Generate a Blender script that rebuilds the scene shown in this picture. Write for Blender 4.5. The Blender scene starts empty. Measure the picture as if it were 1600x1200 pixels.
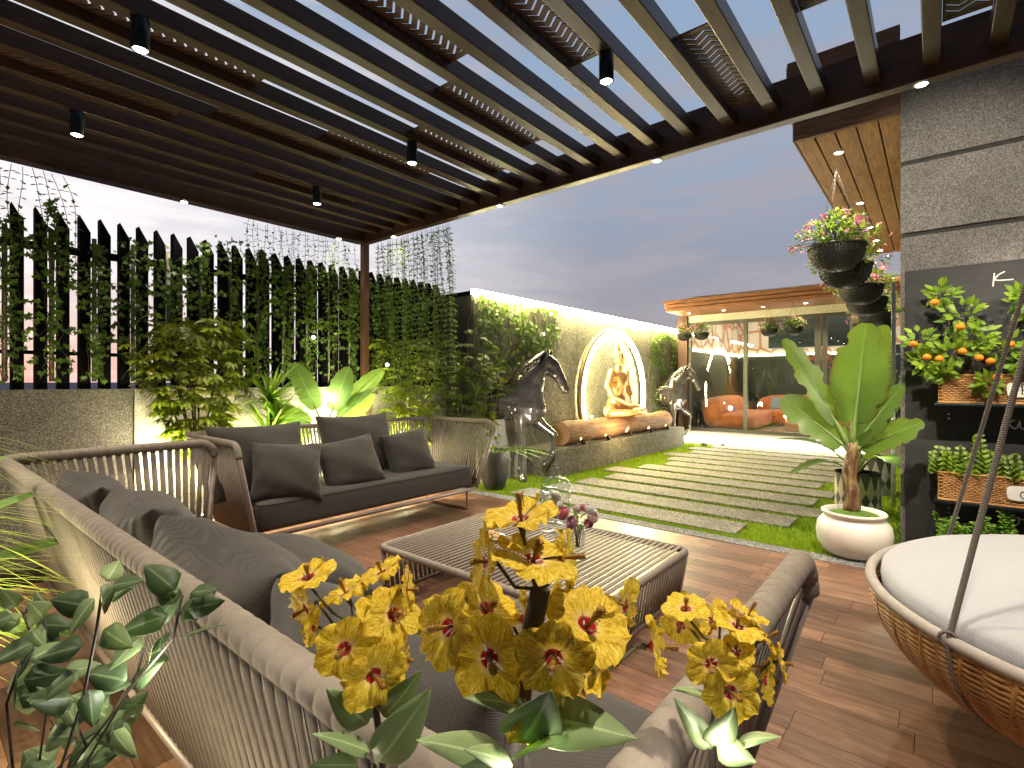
import bpy, bmesh, math, random
from mathutils import Vector, Matrix, noise
random.seed(11)
PI = math.pi
R = math.radians
sc = bpy.context.scene
col = sc.collection
# ---------------------------------------------------------------- camera, sky, exposure
EYE = 1.4
YAW = R(39.6)
cd = bpy.data.cameras.new('camera'); cam = bpy.data.objects.new('camera', cd); col.objects.link(cam)
cam.location = (0, 0, EYE); cam.rotation_euler = (R(90), 0, YAW)
cd.lens = 18; cd.sensor_width = 36; cd.shift_y = -0.0025; cd.clip_start = .02; cd.clip_end = 3000
sc.camera = cam
sc.view_settings.view_transform = 'Standard'; sc.view_settings.look = 'None'
sc.view_settings.exposure = 0.22; sc.view_settings.gamma = 1
sc.render.engine = 'CYCLES'
cy = sc.cycles
cy.use_denoising = True; cy.max_bounces = 6; cy.diffuse_bounces = 3; cy.glossy_bounces = 3
cy.transmission_bounces = 6; cy.transparent_max_bounces = 16; cy.caustics_reflective = False; cy.caustics_refractive = False
cy.sample_clamp_indirect = 4; cy.sample_clamp_direct = 0

W = bpy.data.worlds.new('World'); sc.world = W; W.use_nodes = True
nt = W.node_tree; N = nt.nodes; L = nt.links
for n in list(N): N.remove(n)
def wn(t, **k):
    n = N.new(t)
    for a, b in k.items(): setattr(n, a, b)
    return n
tc = wn('ShaderNodeTexCoord'); sep = wn('ShaderNodeSeparateXYZ'); L.new(tc.outputs['Generated'], sep.inputs[0])
def wramp(src, stops):
    r = wn('ShaderNodeValToRGB'); L.new(src, r.inputs[0]); e = r.color_ramp.elements
    while len(e) < len(stops): e.new(.5)
    for i, (p, c) in enumerate(stops): e[i].position = p; e[i].color = (*c, 1)
    return r
def wmix(fac, a, b, mode='MIX'):
    m = wn('ShaderNodeMix', data_type='RGBA', blend_type=mode); m.clamp_result = False
    for s, v in ((0, fac), (6, a), (7, b)):
        if hasattr(v, 'links'): L.new(v, m.inputs[s])
        else: m.inputs[s].default_value = v
    return m.outputs[2]
base = wramp(sep.outputs[2], [(0, (.46, .38, .40)), (.10, (.32, .29, .34)), (.22, (.28, .30, .38)), (.42, (.29, .37, .50)), (.62, (.26, .36, .52)), (.85, (.07, .10, .17))])
glow = wramp(sep.outputs[2], [(0, (.62, .42, .42)), (.10, (.66, .56, .58)), (.2, (.74, .70, .74)), (.36, (.66, .68, .76)), (.6, (.34, .40, .52)), (.85, (.07, .10, .17))])
dot = wn('ShaderNodeVectorMath', operation='DOT_PRODUCT'); L.new(tc.outputs['Generated'], dot.inputs[0])
dot.inputs[1].default_value = (-.985, .17, 0)
mr = wn('ShaderNodeMapRange', interpolation_type='SMOOTHSTEP'); L.new(dot.outputs['Value'], mr.inputs[0])
mr.inputs[1].default_value = .60; mr.inputs[2].default_value = .99
c0 = wmix(mr.outputs[0], base.outputs[0], glow.outputs[0])
mp = wn('ShaderNodeMapping'); L.new(tc.outputs['Generated'], mp.inputs[0]); mp.inputs['Scale'].default_value = (1.5, 1.5, 8)
nz = wn('ShaderNodeTexNoise'); L.new(mp.outputs[0], nz.inputs[0]); nz.inputs['Scale'].default_value = 2.2; nz.inputs['Detail'].default_value = 9; nz.inputs['Roughness'].default_value = .62
cl = wramp(nz.outputs[0], [(.44, (0, 0, 0)), (.60, (1, 1, 1))])
cm = wn('ShaderNodeMath', operation='MULTIPLY'); L.new(cl.outputs[0], cm.inputs[0]); cm.inputs[1].default_value = .72
c1 = wmix(cm.outputs[0], c0, wmix(mr.outputs[0], (.37, .34, .385, 1), (.98, .93, .94, 1)))
# a faint physical dusk sky under the clouds
sky = wn('ShaderNodeTexSky'); sky.sky_type = 'NISHITA'; sky.sun_disc = False; sky.sun_elevation = R(1.5); sky.sun_rotation = R(262)
skm = wmix(1.0, sky.outputs[0], (.03, .03, .03, 1), 'MULTIPLY')
c2 = wmix(1.0, c1, skm, 'ADD')
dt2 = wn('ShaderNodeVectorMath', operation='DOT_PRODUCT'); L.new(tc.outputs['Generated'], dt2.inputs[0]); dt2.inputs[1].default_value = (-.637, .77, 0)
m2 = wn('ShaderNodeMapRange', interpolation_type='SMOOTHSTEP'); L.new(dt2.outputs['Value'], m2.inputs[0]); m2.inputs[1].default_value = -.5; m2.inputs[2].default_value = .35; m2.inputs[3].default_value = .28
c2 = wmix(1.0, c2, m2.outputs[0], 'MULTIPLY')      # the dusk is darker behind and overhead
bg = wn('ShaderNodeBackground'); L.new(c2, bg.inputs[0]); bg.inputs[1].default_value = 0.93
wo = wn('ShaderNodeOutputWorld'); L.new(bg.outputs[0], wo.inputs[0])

# ---------------------------------------------------------------- helpers
ORG = {}
def V(*a): return Vector(a if len(a) > 1 else a[0])
def cray(px, py):
    s, c = math.sin(YAW), math.cos(YAW); r = px-800
    return Vector((-s*800+c*r, c*800+s*r, 596-py))
def at(px, py, d):                      # a point d metres in front of the eye
    return Vector((0, 0, EYE)) + cray(px, py)*(d/800)

def link(o): col.objects.link(o); return o
def tag(o, label=None, cat=None, group=None, kind=None):
    if label: o['label'] = label
    if cat: o['category'] = cat
    if group: o['group'] = group
    if kind: o['kind'] = kind
    return o
def thing(name, label, cat, loc=(0, 0, 0), rz=0, group=None):
    o = link(bpy.data.objects.new(name, None)); o.empty_display_size = .1
    o.location = loc; o.rotation_euler = (0, 0, rz); ORG[o.name] = Vector(loc) if not rz else Vector((0, 0, 0))
    return tag(o, label, cat, group)
def copy_tree(o, parent=None, loc=None, rot=None, scale=None, label=None):
    c = link(o.copy()); c.parent = parent
    if loc is not None: c.location = loc
    if rot is not None: c.rotation_euler = rot
    if scale is not None: c.scale = (scale,)*3 if not hasattr(scale, '__len__') else scale
    if label: c['label'] = label
    for ch in o.children: copy_tree(ch, c)
    return c

class MB:
    def __init__(s): s.v = []; s.f = []; s.uv = {}; s.sm = []
    def add(s, vs, fs, smooth=False, uvs=None):
        b = len(s.v); s.v += [tuple(v) for v in vs]
        for i, f in enumerate(fs):
            if uvs: s.uv[len(s.f)] = [uvs[k] for k in f]
            s.f.append([b+k for k in f]); s.sm.append(smooth)
        return s
    def box(s, a, b, M=None):
        x0, y0, z0 = a; x1, y1, z1 = b
        vs = [V(x, y, z) for z in (z0, z1) for y in (y0, y1) for x in (x0, x1)]
        if M: vs = [M @ v for v in vs]
        return s.add(vs, [(0, 2, 3, 1), (4, 5, 7, 6), (0, 1, 5, 4), (2, 6, 7, 3), (0, 4, 6, 2), (1, 3, 7, 5)])
    def bbox(s, a, b, r=.005, M=None):   # box with chamfered long edges (all edges, via corner inset)
        x0, y0, z0 = a; x1, y1, z1 = b
        bm = bmesh.new(); bmesh.ops.create_cube(bm, size=1)
        for v in bm.verts:
            v.co = Vector(((x0+x1)/2+v.co.x*(x1-x0), (y0+y1)/2+v.co.y*(y1-y0), (z0+z1)/2+v.co.z*(z1-z0)))
        bmesh.ops.bevel(bm, geom=bm.edges[:], offset=r, segments=2, affect='EDGES', profile=.5)
        bm.verts.index_update()
        vs = [v.co.copy() for v in bm.verts]; fs = [[v.index for v in f.verts] for f in bm.faces]; bm.free()
        if M: vs = [M @ v for v in vs]
        return s.add(vs, fs)
    def sweep(s, pts, rad, n=8, cap=True, closed=False, flat=1.0, up=None):
        pts = [Vector(p) for p in pts]; m = len(pts)
        rr = rad if hasattr(rad, '__len__') else [rad]*m
        vs = []; prev = None
        for i, p in enumerate(pts):
            if closed: t = pts[(i+1) % m]-pts[i-1]
            else: t = pts[min(i+1, m-1)]-pts[max(i-1, 0)]
            t = t.normalized() if t.length > 1e-9 else Vector((0, 0, 1))
            if prev is None:
                a = Vector(up) if up else (Vector((0, 0, 1)) if abs(t.z) < .9 else Vector((1, 0, 0)))
                nx = (a - t*a.dot(t)).normalized()
            else:
                nx = prev - t*prev.dot(t)
                nx = nx.normalized() if nx.length > 1e-6 else prev
            prev = nx; ny = t.cross(nx)
            for k in range(n):
                an = 2*PI*k/n
                vs.append(p + nx*math.cos(an)*rr[i]*flat + ny*math.sin(an)*rr[i])
        fs = []
        for i in range(m if closed else m-1):
            j = (i+1) % m
            for k in range(n): fs.append((i*n+k, i*n+(k+1) % n, j*n+(k+1) % n, j*n+k))
        if cap and not closed: fs.append(tuple(range(n-1, -1, -1))); fs.append(tuple((m-1)*n+k for k in range(n)))
        return s.add(vs, fs, True)
    def lathe(s, prof, n=32, c=(0, 0, 0), M=None, cap=True):
        vs = []; c = Vector(c)
        for r, z in prof:
            for k in range(n):
                an = 2*PI*k/n; p = Vector((r*math.cos(an), r*math.sin(an), z))
                vs.append(c + (M @ p if M else p))
        fs = []
        for i in range(len(prof)-1):
            for k in range(n): fs.append((i*n+k, i*n+(k+1) % n, (i+1)*n+(k+1) % n, (i+1)*n+k))
        if cap:
            if prof[0][0] > 1e-4: fs.append(tuple(range(n-1, -1, -1)))
            if prof[-1][0] > 1e-4: fs.append(tuple((len(prof)-1)*n+k for k in range(n)))
        return s.add(vs, fs, True)
    def ball(s, c, r, nu=12, nv=8, M=None):
        rx, ry, rz = r if hasattr(r, '__len__') else (r, r, r)
        vs = []; c = Vector(c)
        for j in range(nv+1):
            ph = PI*j/nv
            for i in range(nu):
                th = 2*PI*i/nu
                p = Vector((rx*math.sin(ph)*math.cos(th), ry*math.sin(ph)*math.sin(th), -rz*math.cos(ph)))
                vs.append(c + (M @ p if M else p))
        fs = []
        for j in range(nv):
            for i in range(nu):
                a, b = j*nu+i, j*nu+(i+1) % nu
                if j == 0: fs.append((a, b+nu, a+nu))
                elif j == nv-1: fs.append((a, b, a+nu))
                else: fs.append((a, b, b+nu, a+nu))
        return s.add(vs, fs, True)
    def cap2(s, p0, r0, p1, r1, k=None):      # spheres along a limb, joined later by a remesh
        p0 = Vector(p0); p1 = Vector(p1); d = (p1-p0).length
        k = k or max(2, int(d/(min(r0, r1)*.45))+1)
        for i in range(k+1):
            t = i/k; s.ball(p0.lerp(p1, t), r0+(r1-r0)*t, 12, 8)
        return s
    def superell(s, c, r, e1=.25, e2=.25, nu=36, nv=18, M=None, dz=None):
        c = Vector(c); vs = []
        def f(w, e): return math.copysign(abs(w)**e, w)
        for j in range(nv+1):
            ph = -PI/2+PI*j/nv
            for i in range(nu):
                th = 2*PI*i/nu
                p = Vector((r[0]*f(math.cos(ph), e1)*f(math.cos(th), e2), r[1]*f(math.cos(ph), e1)*f(math.sin(th), e2), r[2]*f(math.sin(ph), e1)))
                if dz: p = dz(p)
                vs.append(c + (M @ p if M else p))
        fs = []
        for j in range(nv):
            for i in range(nu):
                a, b = j*nu+i, j*nu+(i+1) % nu
                if j == 0: fs.append((a, b+nu, a+nu))
                elif j == nv-1: fs.append((a, b, a+nu))
                else: fs.append((a, b, b+nu, a+nu))
        return s.add(vs, fs, True)
    def leaf(s, p, d, n, ln, w, droop=.15, seg=3, fold=.15, prof=None, wav=0, smooth=True):
        p = Vector(p); d = Vector(d).normalized(); n = Vector(n); n = (n - d*n.dot(d))
        n = n.normalized() if n.length > 1e-5 else d.orthogonal().normalized()
        sd = d.cross(n); vs = []; uv = []
        for i in range(seg+1):
            t = i/seg
            ww = (prof(t) if prof else math.sin(PI*min(1, t**.8*.96+.04)))*w/2
            c = p + d*ln*t - n*droop*ln*t*t
            wv = wav*math.sin(t*17+p.x*40)*w
            vs += [c + sd*ww + n*(fold*ww+wv), c, c - sd*ww + n*(fold*ww-wv)]; uv += [(0, t), (.5, t), (1, t)]
        fs = []
        for i in range(seg):
            a = i*3; fs += [(a, a+1, a+4, a+3), (a+1, a+2, a+5, a+4)]
        return s.add(vs, fs, smooth, uv)
    def build(s, name, m, parent=None, local=False, kind=None, solid=0):
        me = bpy.data.meshes.new(name)
        o3 = ORG.get(parent.name, Vector()) if parent is not None and not local else Vector()
        me.from_pydata([(v[0]-o3.x, v[1]-o3.y, v[2]-o3.z) for v in s.v], [], s.f)
        me.polygons.foreach_set('use_smooth', s.sm)
        if s.uv:
            ul = me.uv_layers.new(name='UVMap'); k = 0
            for i, f in enumerate(s.f):
                u = s.uv.get(i)
                for j in range(len(f)):
                    if u: ul.data[k].uv = u[j]
                    k += 1
        me.materials.append(m); me.validate()
        o = link(bpy.data.objects.new(name, me))
        if parent is not None:
            o.parent = parent; ORG[o.name] = o3
        if kind: o['kind'] = kind
        if solid:
            md = o.modifiers.new('thick', 'SOLIDIFY'); md.thickness = solid; md.offset = 0
        return o
def one(name, mb, m, label, cat, group=None, kind=None, solid=0):
    """a thing that is a single mesh, origin moved to its base"""
    xs = [v[0] for v in mb.v]; ys = [v[1] for v in mb.v]; zs = [v[2] for v in mb.v]
    c = Vector(((min(xs)+max(xs))/2, (min(ys)+max(ys))/2, min(zs)))
    mb.v = [(v[0]-c.x, v[1]-c.y, v[2]-c.z) for v in mb.v]
    o = mb.build(name, m, solid=solid); o.location = c; ORG[o.name] = c
    return tag(o, label, cat, group, kind)
def remesh(o, vox, sm=6, fac=.6):
    a = o.modifiers.new('skin', 'REMESH'); a.mode = 'VOXEL'; a.voxel_size = vox; a.use_smooth_shade = True
    b = o.modifiers.new('soft', 'SMOOTH'); b.iterations = sm; b.factor = fac
    return o
def arc(c, r, a0, a1, n, ax=0, ay=1):
    out = []
    for i in range(n+1):
        a = a0+(a1-a0)*i/n; p = [c[0], c[1], c[2]]; p[ax] += r*math.cos(a); p[ay] += r*math.sin(a); out.append(tuple(p))
    return out
def resample(pts, step):
    pts = [Vector(p) for p in pts]; out = [pts[0]]; acc = 0
    tot = sum((pts[i+1]-pts[i]).length for i in range(len(pts)-1)); n = max(1, round(tot/step)); st = tot/n; want = st; run = 0
    for i in range(len(pts)-1):
        d = (pts[i+1]-pts[i]).length
        while run+d >= want-1e-9 and len(out) <= n:
            out.append(pts[i].lerp(pts[i+1], (want-run)/d if d else 0)); want += st
        run += d
    return out

# ---------------------------------------------------------------- materials
MATS = {}
class Mt:
    """small builder for procedural node materials"""
    def __init__(s, name):
        s.m = bpy.data.materials.new(name); s.m.use_nodes = True; s.t = s.m.node_tree
        s.b = s.t.nodes['Principled BSDF']; s.o = s.t.nodes['Material Output']; MATS[name] = s.m
    def n(s, t, **k):
        x = s.t.nodes.new(t)
        for a, b in k.items(): setattr(x, a, b)
        return x
    def l(s, a, b): s.t.links.new(a, b)
    def coord(s, kind='Object', scale=(1, 1, 1), rot=(0, 0, 0)):
        c = s.n('ShaderNodeTexCoord'); m = s.n('ShaderNodeMapping'); s.l(c.outputs[kind], m.inputs[0])
        m.inputs['Scale'].default_value = scale; m.inputs['Rotation'].default_value = rot; return m.outputs[0]
    def noise(s, vec, scale, detail=4, rough=.6, dist=0):
        x = s.n('ShaderNodeTexNoise'); s.l(vec, x.inputs['Vector']); x.inputs['Scale'].default_value = scale
        x.inputs['Detail'].default_value = detail; x.inputs['Roughness'].default_value = rough; x.inputs['Distortion'].default_value = dist
        return x.outputs[0]
    def ramp(s, fac, stops):
        r = s.n('ShaderNodeValToRGB'); s.l(fac, r.inputs[0]); e = r.color_ramp.elements
        while len(e) < len(stops): e.new(.5)
        for i, (p, c) in enumerate(stops): e[i].position = p; e[i].color = (*c, 1) if hasattr(c, '__len__') else (c, c, c, 1)
        return r.outputs[0]
    def mix(s, fac, a, b, mode='MIX'):
        m = s.n('ShaderNodeMix', data_type='RGBA', blend_type=mode)
        for i, v in ((0, fac), (6, a), (7, b)):
            if hasattr(v, 'links'): s.l(v, m.inputs[i])
            elif i and len(v) == 3: m.inputs[i].default_value = (*v, 1)
            else: m.inputs[i].default_value = v
        return m.outputs[2]
    def math(s, op, a, b=0.):
        m = s.n('ShaderNodeMath', operation=op)
        for i, v in ((0, a), (1, b)):
            if hasattr(v, 'links'): s.l(v, m.inputs[i])
            else: m.inputs[i].default_value = v
        return m.outputs[0]
    def bump(s, h, st=.3, dist=.01):
        b = s.n('ShaderNodeBump'); b.inputs['Strength'].default_value = st; b.inputs['Distance'].default_value = dist
        s.l(h, b.inputs['Height']); s.l(b.outputs[0], s.b.inputs['Normal']); return s
    def rnd(s):
        return s.n('ShaderNodeNewGeometry').outputs['Random Per Island']
    def set(s, col=None, rough=.6, metal=0, spec=.5, **k):
        if col is not None:
            if hasattr(col, 'links'): s.l(col, s.b.inputs['Base Color'])
            else: s.b.inputs['Base Color'].default_value = (*col, 1)
        if hasattr(rough, 'links'): s.l(rough, s.b.inputs['Roughness'])
        else: s.b.inputs['Roughness'].default_value = rough
        s.b.inputs['Metallic'].default_value = metal; s.b.inputs['Specular IOR Level'].default_value = spec
        for a, b in k.items(): s.b.inputs[a.replace('_', ' ')].default_value = b
        return s
    def translucent(s, fac, colsock):
        tr = s.n('ShaderNodeBsdfTranslucent'); mx = s.n('ShaderNodeMixShader'); mx.inputs[0].default_value = fac
        if hasattr(colsock, 'links'): s.l(colsock, tr.inputs[0])
        s.l(s.b.outputs[0], mx.inputs[1]); s.l(tr.outputs[0], mx.inputs[2]); s.l(mx.outputs[0], s.o.inputs[0]); return s
def simple(name, c, rough=.5, metal=0, var=.25, sc_=30, bump=.15, bd=.003, spec=.5, **k):
    m = Mt(name); v = m.coord(); f = m.noise(v, sc_, 5)
    cc = m.ramp(f, [(.3, tuple(x*(1-var) for x in c)), (.7, tuple(min(1, x*(1+var)) for x in c))])
    m.set(cc, rough, metal, spec, **k)
    if bump: m.bump(f, bump, bd)
    return m.m
def emit(name, c, st):
    m = Mt(name); m.set((0, 0, 0), .5); m.b.inputs['Emission Color'].default_value = (*c, 1); m.b.inputs['Emission Strength'].default_value = st
    return m.m
def leafmat(name, c1, c2, vein=None, rough=.42, tr=.28, big=False, plain=False, worn=False):
    m = Mt(name); f = m.rnd(); cc = m.ramp(f, [(0, c1), (1, c2)])
    uv = m.n('ShaderNodeTexCoord').outputs['UV']; sp = m.n('ShaderNodeSeparateXYZ'); m.l(uv, sp.inputs[0])
    du = m.math('ABSOLUTE', m.math('SUBTRACT', sp.outputs[0], .5))
    mid = m.math('LESS_THAN', du, .022 if big else .04)
    vc = vein or tuple(min(1, x*2.0+.02) for x in c2)
    w = m.math('SINE', m.math('MULTIPLY', m.math('ADD', sp.outputs[1], m.math('MULTIPLY', du, -.55 if not big else -.25)), 75. if not big else 130.))
    side = m.math('MULTIPLY', m.math('GREATER_THAN', w, .86 if not big else .3), (.28 if not big else .16) if not plain else .05)
    k = m.math('MAXIMUM', m.math('MULTIPLY', mid, .6), side)
    cc = m.mix(k, cc, vc)
    nn = m.noise(m.coord(), 9, 4); cc = m.mix(.5, cc, m.ramp(nn, [(.3, .55), (.75, 1.0)]), 'MULTIPLY')
    if worn:
        ed = m.math('ADD', m.math('MULTIPLY', du, 2.0), m.math('MULTIPLY', m.noise(m.coord(), 14, 5, .7), .16)); cc = m.mix(m.ramp(ed, [(.985, 0.), (1.0, .85)]), cc, (.10, .065, .018))
        cc = m.mix(.4, cc, m.ramp(m.noise(m.coord(), 3.5, 3), [(.35, .5), (.65, 1.0)]), 'MULTIPLY')
    m.set(cc, rough, 0, .4); m.bump(m.math('MAXIMUM', w, mid), .12 if not plain else .03, .002)
    return m.translucent(tr, m.mix(.5, cc, (.5, .75, .08))).m

def wood(name, dark, light, sx=(1, 1, 1), rough=.45, scale=6, bump=.25, bd=.002, perisl=0.0):
    m = Mt(name); v = m.coord('Object', sx)
    if perisl:
        r = m.rnd(); cb = m.n('ShaderNodeCombineXYZ'); m.l(m.math('MULTIPLY', r, 37.), cb.inputs[0]); m.l(m.math('MULTIPLY', r, 91.), cb.inputs[1])
        ad = m.n('ShaderNodeVectorMath', operation='ADD'); m.l(v, ad.inputs[0]); m.l(cb.outputs[0], ad.inputs[1]); v = ad.outputs[0]
    f = m.noise(v, scale, 8, .65, .6); f2 = m.noise(v, scale*6, 4, .7)
    cc = m.ramp(f, [(.28, dark), (.72, light)])
    cc = m.mix(.35, cc, m.ramp(f2, [(.3, .45), (.7, 1.0)]), 'MULTIPLY')
    if perisl:
        r2 = m.ramp(m.rnd(), [(0, 1-perisl), (1, 1.0)]); cc = m.mix(1.0, cc, r2, 'MULTIPLY')
    m.set(cc, rough, 0, .4); m.bump(f2, bump, bd); return m.m

def granite(name, base, spk, rough=.75, bump=.35, sc1=140, bd=.004):
    m = Mt(name); v = m.coord(); f = m.noise(v, sc1, 3, .7); g = m.noise(v, 2.2, 8, .68)
    cc = m.ramp(f, [(.36, tuple(x*.45 for x in base)), (.5, base), (.66, spk)])
    cc = m.mix(.5, cc, m.ramp(g, [(.36, .42), (.62, 1.0)]), 'MULTIPLY'); m.set(cc, rough); m.bump(f, bump, bd); return m.m

m_deck = wood('dark walnut parquet', (.135, .056, .034), (.46, .25, .155), (1.2, 9, 1), .33, 3.0, .1, .001, .68)
m_gap = simple('dark joint', (.02, .014, .01), .8)
m_lou = wood('stained louver wood', (.026, .014, .010), (.085, .046, .024), (8, 1, 8), .33, 5, .2)
m_beam = wood('stained beam wood', (.035, .017, .011), (.10, .045, .024), (1, 4, 8), .36, 5, .2)
m_chev = wood('perforated panel wood', (.04, .018, .010), (.10, .045, .024), (4, 1, 4), .5, 6, .2)
m_post = wood('dark post wood', (.05, .024, .016), (.13, .06, .035), (8, 8, 1), .45, 6)
m_slat = simple('black painted slat', (.005, .005, .006), .95, 0, .3, 40, .1, spec=.05)
m_wallg = granite('dark speckled render', (.105, .093, .085), (.24, .22, .20), sc1=90)
m_wallp = granite('pale speckled render', (.44, .41, .36), (.60, .57, .52), sc1=90, bump=.12)
m_wallr = granite('grey sanded concrete', (.15, .142, .132), (.27, .26, .24), sc1=110, bump=.6)
m_groove = simple('dark groove', (.03, .032, .03), .9)
m_soil = simple('dark planting soil', (.028, .019, .012), .95, 0, .5, 60, .8, .02)
m_slab = granite('weathered stone slab', (.17, .155, .125), (.36, .33, .27), sc1=45, bump=.5, bd=.006)
m_gravel = granite('pebble concrete strip', (.16, .16, .155), (.40, .39, .37), sc1=40, bump=.8, bd=.01)
m_far = simple('haze tinted plain', (.10, .13, .19), 1, 0, .2, .02, 0)  # blue grey of distant haze is put into this ground colour
m_grassb = simple('turf base', (.09, .16, .012), .95, 0, .5, 30, .7, .01)
g = Mt('grass blades'); cc = g.ramp(g.rnd(), [(0, (.16, .28, .010)), (.6, (.31, .46, .015)), (1, (.44, .52, .03))]); g.set(cc, .6); g.translucent(.3, cc); m_grass = g.m
# rope-wrapped furniture
def rope_mat(name, c):
    m = Mt(name); v = m.coord('Object', (1, 1, 1)); f = m.noise(v, 260, 3); f2 = m.noise(v, 22, 3)
    cc = m.ramp(f2, [(.3, tuple(x*.82 for x in c)), (.7, c)]); cc = m.mix(.3, cc, m.ramp(f, [(.3, .6), (.7, 1.0)]), 'MULTIPLY')
    m.set(cc, .8, 0, .25); m.bump(f, .25, .001); return m.m
m_rope = rope_mat('taupe flat rope', (.275, .232, .192))
m_frame = simple('taupe powder coated metal', (.23, .175, .15), .45, .2, .1)
def cloth(name, c, s=1.0, wv=420):
    m = Mt(name); v = m.coord('Object')
    w1 = m.n('ShaderNodeTexWave', wave_type='BANDS', bands_direction='DIAGONAL'); m.l(v, w1.inputs[0]); w1.inputs['Scale'].default_value = wv*.25
    mp2 = m.coord('Object', (1, -1, 1)); w2 = m.n('ShaderNodeTexWave', wave_type='BANDS', bands_direction='DIAGONAL'); m.l(mp2, w2.inputs[0]); w2.inputs['Scale'].default_value = wv*.25
    h = m.math('ADD', w1.outputs['Fac'], w2.outputs['Fac']); f = m.noise(v, 180, 3)
    h2 = m.math('ADD', m.math('MULTIPLY', h, .5), f)
    cc = m.ramp(h2, [(.3, tuple(x*.7 for x in c)), (1.2 if 0 else 1.0, tuple(min(1, x*1.15) for x in c))])
    m.set(cc, .92, 0, .15); m.b.inputs['Sheen Weight'].default_value = .25; m.bump(h2, .7*s, .002); return m.m
m_cush = cloth('charcoal woven fabric', (.056, .050, .046))
m_seat = cloth('grey woven fabric', (.062, .056, .052))
m_white = cloth('pale grey canvas', (.42, .42, .45), .8, 300)
m_pipe = simple('cushion piping', (.03, .028, .026), .9, 0, .1)
# foliage
m_ivy = leafmat('ivy leaf', (.045, .105, .018), (.17, .28, .035))
m_vine = leafmat('vine leaf', (.06, .10, .02), (.15, .21, .05))
m_shrub = leafmat('shrub leaf', (.06, .09, .006), (.27, .29, .012))
m_darkleaf = leafmat('dark shrub leaf', (.03, .06, .012), (.13, .17, .02))
m_drac = leafmat('strap leaf', (.07, .17, .015), (.26, .42, .03))
m_bird = leafmat('broad leaf', (.09, .20, .03), (.20, .33, .09), big=True, plain=True)
m_banana = leafmat('banana leaf', (.06, .125, .018), (.115, .205, .028), rough=.36, big=True, tr=.35, plain=True, worn=True)
m_fore = leafmat('matte rounded leaf', (.03, .06, .022), (.11, .17, .07), rough=.5, tr=.18, plain=True)
m_foreb = leafmat('pale sage leaf', (.20, .29, .12), (.28, .38, .17), rough=.5, tr=.18, plain=True)
m_basket_leaf = leafmat('basket foliage', (.045, .12, .02), (.15, .25, .05))
m_lime = leafmat('lime foliage', (.20, .28, .03), (.34, .42, .06))
m_kum = leafmat('citrus leaf', (.06, .14, .01), (.24, .36, .02))
m_herb = leafmat('herb leaf', (.08, .20, .02), (.22, .42, .04))
m_stem = simple('green brown stem', (.06, .055, .025), .7, 0, .3)
m_dstem = simple('dark stem', (.035, .028, .022), .6, 0, .3)
m_pole = simple('pale bamboo pole', (.42, .38, .27), .7, 0, .25, 12)
m_trunk = Mt('banana trunk'); _f = m_trunk.noise(m_trunk.coord('Object', (9, 9, 2)), 3, 6, .7, .8)
m_trunk.set(m_trunk.ramp(_f, [(.32, (.04, .018, .01)), (.5, (.18, .09, .04)), (.66, (.42, .36, .14))]), .6); m_trunk.bump(_f, .6, .01); m_trunk = m_trunk.m
# lights and metal
m_led = emit('led strip light', (1.0, .88, .46), 95)
m_ledw = emit('white led strip light', (1.0, .90, .70), 30)
m_lamp = emit('lamp glass', (1.0, .93, .80), 40)
m_can = simple('dark lamp housing', (.02, .03, .035), .3, .6, .1, 30, 0)
m_trim = simple('warm lamp trim', (.5, .45, .38), .4, .5, .1, 30, 0)
m_black = simple('black chrome metal', (.15, .135, .12), .24, .72, .35, 8, .05, spec=.9)
m_gold = simple('gilded metal', (.80, .46, .20), .38, .7, .10, 20, .1)
m_bronze = simple('bronze ring shell', (.28, .20, .11), .4, .8, .1)
glass = Mt('clear glass'); _g = glass.n('ShaderNodeBsdfGlossy'); _g.inputs['Roughness'].default_value = .03; _t = glass.n('ShaderNodeBsdfTransparent'); _t.inputs[0].default_value = (.95, .97, .96, 1)
_m = glass.n('ShaderNodeMixShader'); _lw = glass.n('ShaderNodeLayerWeight'); _lw.inputs[0].default_value = .5
_a = glass.math('ADD', glass.math('MULTIPLY', glass.math('POWER', _lw.outputs['Facing'], 3.0), .55), .04)
glass.l(_a, _m.inputs[0]); glass.l(_t.outputs[0], _m.inputs[1]); glass.l(_g.outputs[0], _m.inputs[2]); glass.l(_m.outputs[0], glass.o.inputs[0]); m_glass = glass.m
pane = Mt('window pane'); pane.b.inputs['Base Color'].default_value = (1, 1, 1, 1); pane.b.inputs['Roughness'].default_value = 0
_g = pane.n('ShaderNodeBsdfGlossy'); _g.inputs['Roughness'].default_value = .0; _t = pane.n('ShaderNodeBsdfTransparent'); _t.inputs[0].default_value = (.9, .95, .9, 1)
_m = pane.n('ShaderNodeMixShader'); _fr = pane.n('ShaderNodeFresnel'); _fr.inputs[0].default_value = 1.7
_a = pane.math('ADD', _fr.outputs[0], .10)
pane.l(_a, _m.inputs[0]); pane.l(_t.outputs[0], _m.inputs[1]); pane.l(_g.outputs[0], _m.inputs[2]); pane.l(_m.outputs[0], pane.o.inputs[0]); m_pane = pane.m

LN = [0]
def spot(p, to, w, ang=70, blend=.6, c=(1, .82, .6), r=.03, parent=None):
    l = bpy.data.lights.new('bulb', 'SPOT'); l.energy = w; l.color = c; l.spot_size = R(ang); l.spot_blend = blend; l.shadow_soft_size = r
    o = link(bpy.data.objects.new('bulb', l)); o.location = p; d = Vector(to)-Vector(p); o.rotation_euler = d.to_track_quat('-Z', 'Y').to_euler(); return o
def bulb(p, w, c=(1, .8, .55), r=.05):
    l = bpy.data.lights.new('bulb', 'POINT'); l.energy = w; l.color = c; l.shadow_soft_size = r
    o = link(bpy.data.objects.new('bulb', l)); o.location = p; return o

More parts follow.
